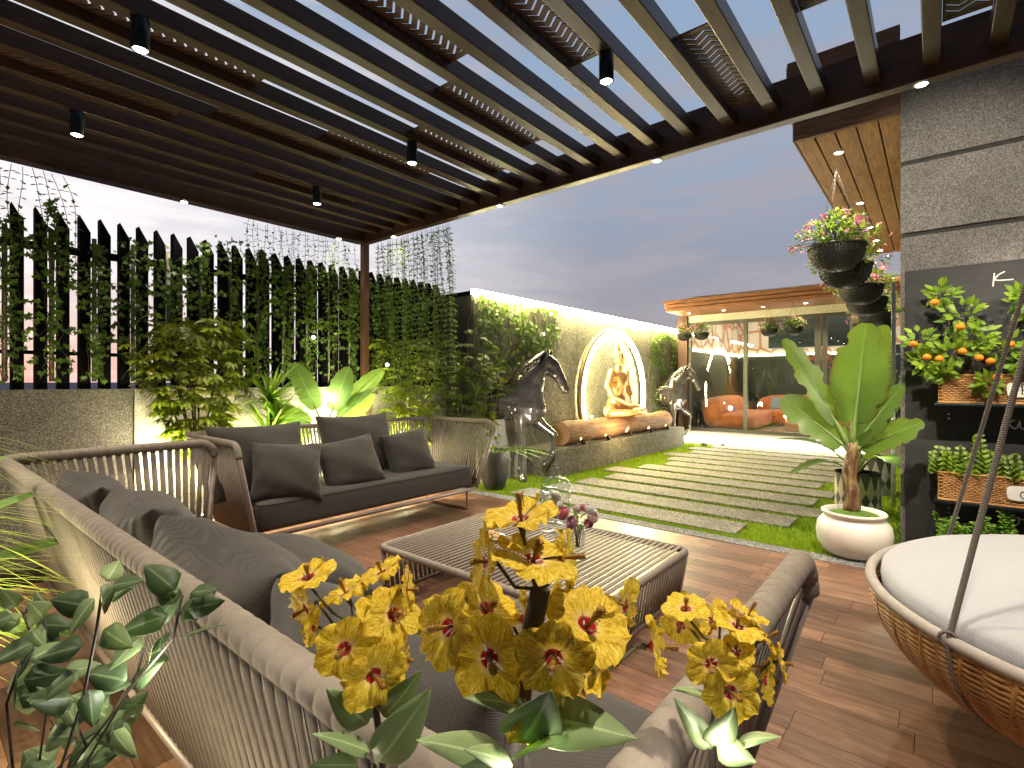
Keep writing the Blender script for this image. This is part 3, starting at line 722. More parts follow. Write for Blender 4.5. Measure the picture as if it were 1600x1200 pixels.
b = MB(); b.box((-.98, 12.9, .272), (.2, 12.94, 2.15)); b.build('board', simple('dark teal paint', (.02, .05, .07), .5), mu)
b = MB()
for i, (x, z) in enumerate([(-.62, 1.95), (-.44, 1.78), (-.70, 1.62), (-.5, 1.5), (-.36, 1.98), (-.62, 1.3)]):
    b.superell((x, 12.893, z), (.07, .006, .022), .8, 1.0, 16, 8); b.add([(x+.06, 12.89, z), (x+.11, 12.89, z+.03), (x+.11, 12.89, z-.03)], [(0, 1, 2)])
b.build('fish_marks', simple('white paint', (.7, .7, .7), .6), mu)

# ================================================================ ROPE FURNITURE
def wrapped(mb, pts, r, pitch, n=14):
    base_ = resample(pts, pitch); out = []; rad = []
    for i in range(len(base_)-1):
        for u, k in ((0, .88), (.05, .975), (.3, 1.0), (.7, 1.0), (.95, .975)): out.append(base_[i].lerp(base_[i+1], u)); rad.append(r*k)
    out.append(base_[-1]); rad.append(r*.88)
    return mb.sweep(out, rad, n)
def belt(mb, a, b_, side, w, th):
    a, b_, side = Vector(a), Vector(b_), Vector(side).normalized(); d = (b_-a).normalized(); nn = d.cross(side).normalized()
    vs = []
    for p in (a, b_):
        for u, t in ((-w/2, -th*.4), (-w/4, th*.5), (w/4, th*.5), (w/2, -th*.4), (w/4, -th*.8), (-w/4, -th*.8)): vs.append(p+side*u+nn*t)
    fs = [(k, (k+1) % 6, 6+(k+1) % 6, 6+k) for k in range(6)]+[(5, 4, 3, 2, 1, 0), tuple(range(6, 12))]
    mb.add(vs, fs, True)
def rsofa(lb, loc, rz, Lx, D, ht, hb, fl, rr_, pitch, bw, seat_m, seat_h=.19):
    t = thing('rope_sofa', lb, 'sofa', loc, rz, 'rope woven garden sofas'); rc = .09
    top = [(0, D, ht-.10), (0, D-.02, ht-.035), (0, D-.08, ht)]+arc((rc, rc, ht), rc, PI, 1.5*PI, 8)+arc((Lx-rc, rc, ht), rc, 1.5*PI, 2*PI, 8)+[(Lx, D-.08, ht), (Lx, D-.02, ht-.035), (Lx, D, ht-.10)]
    b = MB(); wrapped(b, top, rr_, pitch); b.build('top_rail', m_rope, t, local=True)
    x0, x1, y0, y1 = fl, Lx-fl, fl, D-.12
    b = MB(); b.sweep([(x0, y0, hb), (x1, y0, hb), (x1, y1, hb), (x0, y1, hb)], .02, 10, closed=True)
    for xx, xt in ((x0, 0), (x1, Lx)): b.sweep([(xx, y1, hb), (xx*.9+xt*.1, y1+.015, hb+.06), (xt, D, ht-.10)], .02, 10)
    b.build('frame', m_frame, t, local=True)
    for xx, xt in ((x0, 0), (x1, Lx)):
        b = MB(); b.sweep([(xx+(.12 if xt == 0 else -.12), y1-.02, hb), (xx+(.12 if xt == 0 else -.12), y1-.02, .012), (xx+(.12 if xt == 0 else -.12), y0+.1, .012), (xx+(.12 if xt == 0 else -.12), y0+.1, hb)], .013, 8); b.build('leg', m_frame, t, local=True)
    # back belts
    b = MB(); n = int(Lx/pitch)-2
    for i in range(n+1):
        u = i/n; a = (.05+(Lx-.1)*u, .0, ht-rr_*.6); c = (x0+.03+(x1-x0-.06)*u, y0, hb+.01); belt(b, c, a, (1, 0, 0), bw, .008)
    b.build('back_weave', m_rope, t, local=True)
    n = int(D/pitch)-2
    for xx, xt, sg in ((x0, 0, 1), (x1, Lx, -1)):
        b = MB()
        for i in range(n+1):
            u = i/n; yt = .05+(D-.1)*u; zt = ht-rr_*.6-(.0 if yt < D-.07 else .05)
            a = (xt, yt, zt); c = (xx, y0+.03+(y1-y0-.04)*u, hb+.01); belt(b, c, a, (0, 1, 0), bw, .008)
        b.build('arm_weave', m_rope, t, local=True)
    sw, sd = (x1-x0)/2-.02, (y1-y0)/2-.01
    def puff(p):
        q = p.copy(); q.z += .012*math.cos(p.x/sw*1.4)*math.cos(p.y/sd*1.4)*(1 if p.z > 0 else 0)+.004*noise.noise(p*3.1); return q
    cx, cy_, cz = (x0+x1)/2, (y0+y1)/2+.015, hb+.018+seat_h/2
    b = MB(); b.superell((cx, cy_, cz), (sw, sd, seat_h/2), .28, .10, 120, 18, dz=puff); sc_ = b.build('seat_cushion', seat_m, t, local=True)
    b = MB()
    loop = []
    for k in range(120):
        th = 2*PI*k/120; f = lambda w, e: math.copysign(abs(w)**e, w)
        loop.append((cx+sw*.985*f(math.cos(th), .10), cy_+sd*.985*f(math.sin(th), .10), cz+seat_h*.36))
    b.sweep(loop, .005, 6, closed=True); b.build('piping', m_pipe, sc_, local=True)
    return t
# sofa along the fence: back towards the fence
rsofa('rope woven sofa with its back to the slat fence, beside the stone platform', (-4.86, 4.28, 0), R(-90), 2.72, 1.06, .95, .22, .17, .024, .040, .021, m_cush, .25)
# near sofa: back towards the viewer
rsofa('rope woven sofa in the foreground, its back and right arm towards the viewer', (-4.12, .40, 0), 0, 3.86, 1.12, .95, .25, .17, .031, .047, .031, m_seat, .2)

# cushions on the fence sofa
G1 = 'charcoal cushions on the fence sofa'
def lean(lb, x, y, z, rz, tilt, size, g, seed, m=m_cush, roll=0):
    M = Matrix.Rotation(rz, 4, 'Z') @ Matrix.Rotation(R(90)-tilt, 4, 'X') @ Matrix.Rotation(roll, 4, 'Z')
    e = M.to_euler(); return pillow(lb, (x, y, z), e, size, m, g, seed)
# rz=90deg: pillow plane faces +X (normal), leaning backwards towards -X
lean('large charcoal back cushion at the left end of the fence sofa', -4.40, 1.98, .74, R(90), R(16), (.40, .31, .13), G1, 1)
lean('large charcoal back cushion in the middle of the fence sofa', -4.48, 2.98, .76, R(90), R(16), (.41, .32, .13), G1, 2)
lean('square charcoal throw cushion, leftmost on the fence sofa, before the left back cushion', -4.08, 2.05, .665, R(72), R(24), (.275, .245, .12), G1, 3, roll=R(-4))
lean('square charcoal throw cushion, middle of the three on the fence sofa', -4.12, 2.66, .655, R(80), R(26), (.285, .24, .12), G1, 4, roll=R(8))
lean('square charcoal throw cushion, rightmost on the fence sofa near its right arm', -4.20, 3.40, .66, R(84), R(24), (.265, .24, .12), G1, 5, roll=R(6))
# cushions along the back of the near sofa (plane faces +Y, leaning towards -Y)
G2 = 'grey cushions on the near sofa'
lean('plump grey cushion in the far left corner of the near sofa', -3.58, .74, .64, R(180), R(20), (.40, .25, .17), G2, 6)
lean('plump grey cushion second from the far left corner of the near sofa', -2.74, .76, .64, R(176), R(20), (.43, .26, .19), G2, 7, roll=R(-3))
lean('plump grey cushion third from the far left corner of the near sofa', -1.86, .76, .63, R(182), R(20), (.43, .26, .19), G2, 8, roll=R(2))
lean('grey cushion behind the left yellow flowers on the near sofa', -1.00, .76, .62, R(180), R(20), (.40, .25, .17), G2, 9)
lean('pale lit grey throw cushion lying low on the near sofa seat', -2.25, 1.22, .53, R(172), R(66), (.36, .28, .12), G2, 10)

# coffee table
tb = thing('coffee_table', 'low square coffee table woven in taupe rope between the sofas', 'table', (-2.04, 2.66, 0))
X0, X1, Y0, Y1, TH = -2.83, -1.235, 2.05, 3.275, .33
b = MB(); r_ = .022; rc = .05
loop = arc((X0+rc, Y0+rc, TH-r_), rc, PI, 1.5*PI, 6)+arc((X1-rc, Y0+rc, TH-r_), rc, 1.5*PI, 2*PI, 6)+arc((X1-rc, Y1-rc, TH-r_), rc, 0, .5*PI, 6)+arc((X0+rc, Y1-rc, TH-r_), rc, .5*PI, PI, 6)
wrapped(b, loop+[loop[0]], r_, .040, 12); b.build('top_rail', m_rope, tb)
b = MB(); n = 38
for i in range(n+1):
    x = X0+.05+(X1-X0-.1)*i/n; belt(b, (x, Y0+.005, TH-.010), (x, Y1-.005, TH-.010), (1, 0, 0), .029, .008)
b.build('top_weave', m_rope, tb)
for xx in (X0, X1):
    b = MB(); n = 29; sg = 1 if xx == X0 else -1
    for i in range(n+1):
        y = Y0+.03+(Y1-Y0-.06)*i/n; belt(b, (xx+sg*.05, y, .014), (xx, y, TH-.02), (0, 1, 0), .029, .007)
    b.build('side_weave', m_rope, tb)
    b = MB(); b.sweep([(xx, Y0+.02, TH-.03), (xx+sg*.05, Y0+.02, .014), (xx+sg*.05, Y1-.02, .014), (xx, Y1-.02, TH-.03)], .014, 8); b.build('leg_frame', m_frame, tb)
TT = TH+.001
# plate of biscuits
p = thing('plate', 'small white plate of biscuits on the rope coffee table', 'plate', (-2.33, 2.60, TT))
m_chn = simple('white china', (.75, .75, .74), .2, 0, .03, 10, 0)
b = MB(); b.lathe([(.001, 0), (.05, 0), (.075, .012), (.09, .016), (.09, .019), (.074, .016), (.05, .004), (.001, .004)], 32, (-2.33, 2.60, TT)); b.build('dish', m_chn, p)
m_bis = simple('golden biscuit', (.52, .33, .13), .8, 0, .3, 60)
for i, (dx, dy, dz, a) in enumerate([(-.035, .01, .02, 20), (.0, -.03, .02, 80), (.035, .0, .02, 140), (.01, .03, .022, 10), (.0, .0, .038, 50), (-.025, -.03, .024, 100)]):
    b = MB(); M = Matrix.Rotation(R(a), 3, 'Z') @ Matrix.Rotation(R(25), 3, 'X'); b.superell((-2.33+dx, 2.60+dy, TT+dz), (.027, .021, .010), .7, .8, 20, 8, M)
    one('biscuit', b, m_bis, 'golden shell shaped biscuit heaped on the small white plate', 'biscuit', 'biscuits on the plate')
# glass jars
def jar(lb, c, s, full):
    t = thing('glass_jar', lb, 'jar', c)
    pr = [(.001, 0), (.075, .002), (.08, .008), (.02, .02), (.014, .05), (.02, .065), (.014, .085), (.016, .12), (.06, .15), (.088, .19), (.096, .25), (.096, .36)]
    b = MB(); b.lathe([(r*s, z*s) for r, z in pr]+[(r*s-.0035, z*s) for r, z in reversed(pr[8:])]+[(.001, .155*s)], 36, c, cap=False); b.build('bowl', m_glass, t)
    ld = [(.102, .362), (.103, .372), (.096, .40), (.07, .435), (.03, .452), (.012, .456), (.01, .465), (.018, .475), (.022, .49), (.015, .506), (.001, .512)]
    b = MB(); b.lathe([(r*s, z*s) for r, z in ld]+[], 36, c, cap=False); b.lathe([(.098*s, .363*s), (.091*s, .399*s), (.066*s, .431*s), (.001, .449*s)], 36, c, cap=False); b.build('lid', m_glass, t)
    return t
jar('large domed footed glass jar of cream meringues on the table', (-1.91, 2.76, TT), 1.0, 1)
jar('small domed glass jar behind the yellow flowers on the table', (-2.12, 2.98, TT), .72, 0)
m_mer = simple('cream meringue', (.80, .70, .62), .7, 0, .06, 20, .1)
rr = random.Random(4)
for i in range(11):
    a = i*2.4; r0 = .045 if i % 4 else .005; z = TT+.20+.014*i
    b = MB(); c = (-1.91+r0*math.cos(a), 2.76+r0*math.sin(a), z)
    M = Matrix.Rotation(rr.uniform(0, 3), 3, 'X') @ Matrix.Rotation(rr.uniform(0, 3), 3, 'Z')
    b.lathe([(.001, -.02), (.024, -.018), (.029, -.008), (.024, -.004), (.026, .004), (.019, .008), (.02, .014), (.01, .02), (.001, .032)], 16, c, M)
    one('meringue', b, m_mer, 'swirled cream meringue inside the large glass jar', 'meringue', 'meringues in the jar')
for i in range(6):
    a = i*1.3; b = MB(); b.superell((-2.12+.03*math.cos(a), 2.98+.03*math.sin(a), TT+.145+.012*i), (.02, .015, .012), .8, .9, 14, 8)
    one('sweet', b, m_bis, 'small golden sweet inside the small glass jar', 'sweet', 'sweets in the small jar')
# frosted tulip candle holder
t = thing('candle_holder', 'frosted white tulip candle holder behind the yellow flowers', 'candle holder', (-2.30, 2.97, TT))
b = MB(); pts = []
for j in range(9):
    z = j/8; row = []
    for k in range(30):
        an = 2*PI*k/30; r = .028+.022*z+.012*z*z; zz = .15*z+.02*z*z*math.cos(an*5); row.append((-2.30+r*math.cos(an), 2.97+r*math.sin(an), TT+.03+zz))
    pts += row
b.add(pts, [(j*30+k, j*30+(k+1) % 30, (j+1)*30+(k+1) % 30, (j+1)*30+k) for j in range(8) for k in range(30)], True)
b.lathe([(.001, 0), (.04, .003), (.012, .015), (.028, .03), (.001, .031)], 30, (-2.30, 2.97, TT)); fr = simple('frosted glass', (.78, .80, .86), .35, 0, .03, 10, 0); b.build('cup', fr, t)
b = MB(); b.lathe([(.018, .035), (.018, .11), (.001, .112)], 20, (-2.30, 2.97, TT)); b.build('candle', m_mer, t)
# vase of roses
t = thing('rose_vase', 'stemmed glass vase of pink and white roses on the coffee table', 'vase', (-1.65, 2.61, TT))
pr = [(.001, 0), (.045, .002), (.046, .007), (.010, .016), (.008, .05), (.014, .06), (.034, .075), (.042, .10), (.045, .19)]
b = MB(); b.lathe(pr+[(.0425, .19), (.0395, .10), (.03, .078), (.001, .07)], 32, (-1.65, 2.61, TT), cap=False); b.build('glass_bowl', m_glass, t)
b = MB()
for i in range(9):
    a = i*.7; b.sweep([(-1.65+.01*math.cos(a*2), 2.61+.01*math.sin(a*2), TT+.08), (-1.65+.02*math.cos(a), 2.61+.02*math.sin(a), TT+.18), (-1.65+.07*math.cos(a), 2.61+.07*math.sin(a), TT+.25)], .0025, 6)
b.build('stem', m_stem, t)
b = MB(); rr = random.Random(8)
for i in range(70):
    a = rr.uniform(0, 2*PI); r = rr.uniform(0, .07); b.leaf((-1.65+r*math.cos(a), 2.61+r*math.sin(a), TT+.2+rr.uniform(0, .08)), (math.cos(a), math.sin(a), rr.uniform(-.3, .8)), (0, 0, 1), .035, .02)
b.build('leaves', m_basket_leaf, t)
def rose(c, r, m, seed, tilt):
    rr = random.Random(seed); mb = MB(); mb.ball(c, (r*.42, r*.42, r*.5), 12, 8)
    M0 = Matrix.Rotation(tilt[0], 3, 'X') @ Matrix.Rotation(tilt[1], 3, 'Y')
    for ring, (rad, nn, up) in enumerate(((.35, 4, .75), (.55, 5, .6), (.78, 6, .4), (.98, 7, .1))):
        for k in range(nn):
            a0_ = 2*PI*k/nn+ring*.5; vs = []
            for j in range(5):
                tz = j/4; rad2 = rad*r*(.35+.65*math.sin(tz*1.7+.2))+(.12*r*tz*tz if ring > 1 else 0)
                for i in range(5):
                    an = a0_+(i-2)/2*(.75); zz = -r*.6+tz*r*(1.0+up*.35)+.06*r*math.cos((i-2)*1.5)*tz
                    vs.append(Vector(c)+M0 @ Vector((rad2*math.cos(an), rad2*math.sin(an), zz)))
            mb.add(vs, [(j*5+i, j*5+i+1, j*5+i+6, j*5+i+5) for j in range(4) for i in range(4)], True)
    return mb.build('rose', m, t)
rp = [simple('pink rose petal', (.72, .22, .30), .6, 0, .2, 20, .1), simple('blush rose petal', (.80, .62, .60), .6, 0, .1, 20, .1), simple('white rose petal', (.82, .80, .78), .6, 0, .08, 20, .1), simple('mauve rose petal', (.48, .26, .36), .6, 0, .2, 20, .1)]
for i, (dx, dy, dz, r, k, tl) in enumerate([(-.06, -.055, .285, .034, 0, (.5, -.4)), (-.085, -.02, .255, .034, 0, (.3, -.9)), (.005, -.06, .235, .038, 3, (1.1, -.3)), (.065, .035, .30, .04, 2, (-.3, .5)), (.085, .02, .265, .036, 1, (.2, .9)), (.08, -.01, .235, .028, 0, (.8, .7)), (.02, .06, .3, .034, 0, (-.5, 0)), (-.03, .05, .29, .03, 1, (-.5, -.4))]):
    rose((-1.65+dx, 2.61+dy, TT+dz), r, rp[k], i, tl)
b = MB(); c = (-2.50, 2.86, TT); b.lathe([(.001, 0), (.028, .001), (.032, .004), (.036, .10), (.034, .10), (.029, .008), (.001, .007)], 28, c, cap=False)
one('tumbler', b, m_glass, 'clear glass tumbler behind the biscuit plate on the table', 'glass')

# ================================================================ HANGING NEST
NC, NR, NZ = (.72, 2.77), .94, .58
nest = thing('hanging_daybed', 'round wicker hanging daybed with a pale cushion at the right', 'daybed', (NC[0], NC[1], .2))
wk = Mt('honey wicker'); f = wk.noise(wk.coord('Object', (1, 1, 1)), 12, 4); wk.set(wk.ramp(f, [(.3, (.24, .105, .028)), (.7, (.50, .26, .08))]), .5); wk.bump(wk.noise(wk.coord(), 150, 3), .2, .001); m_wk = wk.m
b = MB(); depth = .40
def bowl(tt): return (NR*math.sin(min(1, tt)*PI/2)**.62*1.0, NZ-depth*math.cos(tt*PI/2)**.9)
nr = 66
for j in range(nr):
    tt = .12+.88*j/nr; r, z = bowl(tt); pts = []
    for k in range(160):
        an = 2*PI*k/160; ww = .006*math.sin(an*40+(PI if j % 2 else 0)); pts.append((NC[0]+(r+ww)*math.cos(an), NC[1]+(r+ww)*math.sin(an), z))
    b.sweep(pts, .0086, 5, closed=True)
b.build('woven_bowl', m_wk, nest)
b = MB()
for k in range(40):
    an = 2*PI*k/40; pts = []
    for j in range(13):
        r, z = bowl(.1+.9*j/12); a2 = an+.18*(j/12); pts.append((NC[0]+(r+.004)*math.cos(a2), NC[1]+(r+.004)*math.sin(a2), z))
    b.sweep(pts, .0085, 6)
b.lathe([(.001, NZ-depth), (.30, NZ-depth+.005), (.45, NZ-depth+.03)], 40, (NC[0], NC[1], 0), cap=False)
b.build('bowl_ribs', m_wk, nest)
b = MB(); b.sweep(arc((NC[0], NC[1], NZ), NR, 0, 2*PI, 119)[:], .02, 12, closed=False); b.build('rim', rope_mat('pale rim rope', (.46, .41, .37)), nest)
b = MB()
def cz(p): q = p.copy(); q.z += .05*max(0, 1-(p.x**2+p.y**2)/.7)*(1 if p.z > 0 else 0)+.004*noise.noise(p*4); return q
b.superell((NC[0], NC[1], NZ+.005), (NR-.035, NR-.035, .085), .45, 1.0, 96, 24, dz=cz)
one('daybed_cushion', b, m_white, 'thick round pale grey cushion filling the hanging wicker daybed', 'cushion')
rope = Mt('twisted cord'); wv = rope.n('ShaderNodeTexWave', wave_type='BANDS', bands_direction='DIAGONAL'); rope.l(rope.coord(), wv.inputs[0]); wv.inputs['Scale'].default_value = 60
rope.set(rope.ramp(wv.outputs['Fac'], [(.2, (.10, .085, .075)), (.8, (.26, .22, .19))]), .8); rope.bump(wv.outputs['Fac'], .6, .004)
APX = (.56, 2.70, PZ+.06)
for k, (x, y) in enumerate([(.03, 2.115), (.045, 3.43), (1.40, 2.12), (1.38, 3.43)]):
    r, z = bowl(.35); an = math.atan2(y-NC[1], x-NC[0]); b = MB()
    path = [APX, (x, y, NZ)]+[(NC[0]+(bowl(q)[0]+.015)*math.cos(an), NC[1]+(bowl(q)[0]+.015)*math.sin(an), bowl(q)[1]) for q in (.9, .75, .6, .45, .3)]
    b.sweep(resample(path, .05), .009, 8); b.sweep(arc((x, y, NZ+.01), .022, 0, 2*PI, 12, 0, 2), .006, 6); b.build('rope', rope.m, nest)

# ================================================================ WALL SHELVES
cb = thing('chalkboard', 'tall dark chalkboard with white handwriting on the concrete wall', 'chalkboard', (1.0, 5.29, .03))
cbm = Mt('chalkboard'); f = cbm.noise(cbm.coord('Object', (1, 1, 3)), 4, 7, .7, .6); cbm.set(cbm.ramp(f, [(.35, (.014, .014, .016)), (.75, (.034, .033, .034))]), .7); cbm.bump(cbm.noise(cbm.coord(), 120, 3), .15, .001)
b = MB(); b.bbox((-.192, 5.282, .03), (2.4, 5.299, 2.30), .003); b.build('board', cbm.m, cb)
m_chalk = simple('chalk', (.75, .74, .70), .9, 0, .12, 200, 0)
def write(strokes, ox, oz, s, name='handwriting'):
    b = MB()
    for st in strokes:
        pts = [(ox+x*s, 5.281, oz+z*s) for x, z in st]; b.sweep(resample(pts, .006), .0045, 6)
    b.build(name, m_chalk, cb)
Kst = [[(.06, 1.0), (.02, .5), (-.02, 0)], [(.62, 1.05), (.3, .86), (.02, .5), (.3, .42), (.7, .40), (1.1, .40)]]
write(Kst, .335, 2.115, .10)
kst = [[(.12, 1.0), (.06, .5), (0, 0)], [(.35, .55), (.07, .32), (.34, .03), (.46, .12), (.56, .52), (.58, .12), (.72, .02), (.88, .25), (.95, .52), (.93, .12), (1.08, .05), (1.2, .3)]]
write(kst, .405, 1.045, .13)
ost = [[(.5, .55), (.2, .52), (.05, .25), (.25, .02), (.5, .15), (.55, .45), (.45, .56), (.75, .46), (.95, .5), (.93, .2), (.9, 0)], [(.9, .1), (1.0, .4), (1.2, .52)]]
write(ost, .41, .33, .12)
m_tag = simple('white enamel tag', (.82, .81, .77), .35, 0, .03, 20, 0)
bk = wk
def plantshelf(z, lb_s, lb_b, letter, nm):
    s = thing('wall_shelf', lb_s, 'shelf', (1.0, 5.27, z-.02), 0, 'dark shelves on the chalkboard')
    b = MB(); b.bbox((-.005, 5.06, z-.02), (1.4, 5.281, z-.001), .003); b.build('board', m_can, s)
    b = MB(); b.box((.07, 5.27, z-.14), (.09, 5.281, z-.02)); b.box((.07, 5.12, z-.032), (.09, 5.27, z-.02)); b.build('bracket', m_can, s)
    b = MB()
    for zz in (z-.03, z-.09, z-.125): b.ball((.08, 5.268, zz), (.008, .004, .006), 8, 6)
    b.build('screw', m_trim, s)
    t = thing('wicker_planter', lb_b, 'planter', (.45, 5.16, z), 0, 'long wicker planters')
    x0, x1, y0, y1, h = .02, .92, 5.085, 5.255, .21; b = MB(); nx = int((x1-x0)/.0375); nz_ = 15
    for j in range(nz_):
        for i in range(nx):
            xa = x0+(i+(.5 if j % 2 else 0))*.0375-(.0 if j % 2 else .0); xb = min(xa+.037, x1); zc = z+.008+(h-.016)*(j+.5)/nz_
            if xa > x1-.01: continue
            b.superell(((xa+xb)/2, y0-.002, zc), ((xb-xa)/2, .0065, .0056), .7, .6, 12, 6)
        b.sweep([(x0-.001, y0+.004, zc), (x0-.001, y1, zc)], .0055, 6)
    b.bbox((x0+.004, y0+.005, z+.002), (x1, y1, z+h-.03), .003)
    b.build('basket_weave', m_wk, t)
    b = MB()
    for zz in (z+.006, z+h): b.sweep([(x0-.004, y1, zz), (x0-.004, y0-.004, zz), (x1, y0-.004, zz)], .009, 8)
    b.build('basket_rim', m_wk, t)
    b = MB(); b.superell((.545, y0-.014, z+.105), (.155, .005, .055), .35, .5, 48, 8); tg = b.build('name_tag', m_tag, t)
    b = MB(); ins = m_can
    if letter == 'K':
        for st in ([(0, 0), (0, 1)], [(-.12, 0), (.12, 0)], [(-.12, 1), (.12, 1)], [(.62, 1), (.02, .45)], [(.2, .6), (.65, 0)]):
            b.sweep([(.47+x*.045, y0-.020, z+.075+zz*.05) for x, zz in st], .003, 6)
    else:
        b.sweep([(.48+.02*math.cos(a/16*2*PI), y0-.020, z+.10+.024*math.sin(a/16*2*PI)) for a in range(17)], .003, 6)
    b.build('lettering', ins, tg)
plantshelf(1.235, 'dark wall shelf under the orange fruited plant basket', 'long honey wicker planter holding the kumquat bush', 'K', 1)
plantshelf(.50, 'dark wall shelf under the round leaved herb basket', 'long honey wicker planter holding the round leaved herbs', 'O', 2)
b = None
t = thing('wicker_planter', 'long honey wicker planter low on the wall behind the daybed', 'planter', (.55, 5.16, 0), 0, 'long wicker planters')
b = MB()
for j in range(13):
    for i in range(20):
        xa = .05+(i+(.5 if j % 2 else 0))*.0375; b.superell((xa+.018, 5.083, .01+.0133*(j+.5)), (.0185, .0065, .0056), .7, .6, 12, 6)
b.bbox((.05, 5.09, .002), (.85, 5.255, .17), .003); b.build('basket_weave', m_wk, t)
b = MB(); b.sweep([(.05, 5.25, .19), (.05, 5.081, .19), (.85, 5.081, .19)], .009, 8); b.build('basket_rim', m_wk, t)

def kumquat():
    t = thing('kumquat_bush', 'leafy kumquat bush with orange fruit in the upper wicker planter', 'potted plant', (.3, 5.17, 1.44)); rr = random.Random(21)
    tips = [((.03, 5.13, 2.06), .14), ((.16, 5.13, 1.88), .20), ((-.10, 5.1, 1.72), .15), ((-.06, 5.1, 1.56), .13), ((.10, 5.08, 1.62), .14), ((.36, 5.12, 1.64), .17), ((.30, 5.05, 1.38), .10), ((.5, 5.15, 1.98), .17), ((.62, 5.12, 1.75), .2), ((.22, 5.11, 1.72), .16), ((.48, 5.08, 1.52), .15), ((.04, 5.06, 1.47), .08), ((-.02, 5.06, 1.47), .06)]
    st = MB(); lf = MB()
    for (p, s) in tips:
        base = (.15+.5*max(0, p[0])*.8, 5.17, 1.42); mid = ((base[0]+p[0])/2, 5.15, (base[2]+p[2])/2+.03); pts = [base, mid, p]; st.sweep(pts, [.006, .005, .003], 6)
        for i in range(int(20+s*110)):
            d = Vector((rr.gauss(0, 1), rr.gauss(0, .7)-.3, rr.gauss(0, 1))).normalized(); q = Vector(p)+d*s*rr.uniform(.15, .62)
            if q.y > 5.26: continue
            lf.leaf(q, (d+Vector((0, -.2, rr.uniform(-.4, .4)))), (rr.gauss(0, .5), -1, .6), rr.uniform(.055, .085), rr.uniform(.035, .05), .15, 3, .12)
    st.build('stem', m_stem, t); lf.build('leaves', m_kum, t)
    m_fr = simple('orange fruit', (.80, .22, .01), .35, 0, .12, 60, .15, .001)
    for p in [(-.005, 5.02, 2.0), (.14, 4.98, 1.80), (-.13, 5.0, 1.69), (-.05, 5.0, 1.585), (.02, 4.98, 1.57), (.15, 4.98, 1.62), (.24, 4.97, 1.57), (.30, 4.97, 1.545), (.335, 4.97, 1.43), (.40, 4.98, 1.66), (.50, 5.0, 1.62)]:
        b = MB(); b.ball(p, (.027, .027, .024), 16, 10); b.build('fruit', m_fr, t)
kumquat()
def herb(name, lb, x0, x1, z, kind, n, m):
    t = thing(name, lb, 'potted plant', ((x0+x1)/2, 5.17, z)); rr = random.Random(n); st = MB(); lf = MB()
    for i in range(n):
        bx, by = rr.uniform(x0, x1), rr.uniform(5.08, 5.22); h = rr.uniform(.08, .2)*(1.6 if i % 5 == 0 else 1); tx, ty = bx+rr.gauss(0, .03), by-rr.uniform(0, .04)
        st.sweep([(bx, by, z-.06), (tx, ty, z+h)], .003, 5); k = int(h/.02)+2
        for j in range(k):
            tz = j/k; c = Vector((bx+(tx-bx)*tz, by+(ty-by)*tz, z+h*tz)); a = j*1.57+i
            for s_ in (0, PI):
                d = Vector((math.cos(a+s_), math.sin(a+s_), .35)); sz = .06*(1-.5*tz) if kind == 'round' else .03
                if (c+d*sz).y > 5.27: d.y = -abs(d.y)
                lf.leaf(c, d, (0, -.9, .5) if kind == 'round' else (0, -.5, .8), sz, sz*.9, .2, 3, .1)
    st.build('stem', m_stem, t); lf.build('leaves', m, t)
herb('herb_plant', 'bushy round leaved green herbs in the middle wicker planter', .0, .85, .70, 'round', 75, m_kum)
herb('herb_plant', 'small leaved bright green herbs in the lowest planter by the daybed', .02, .8, .17, 'fine', 110, m_herb)

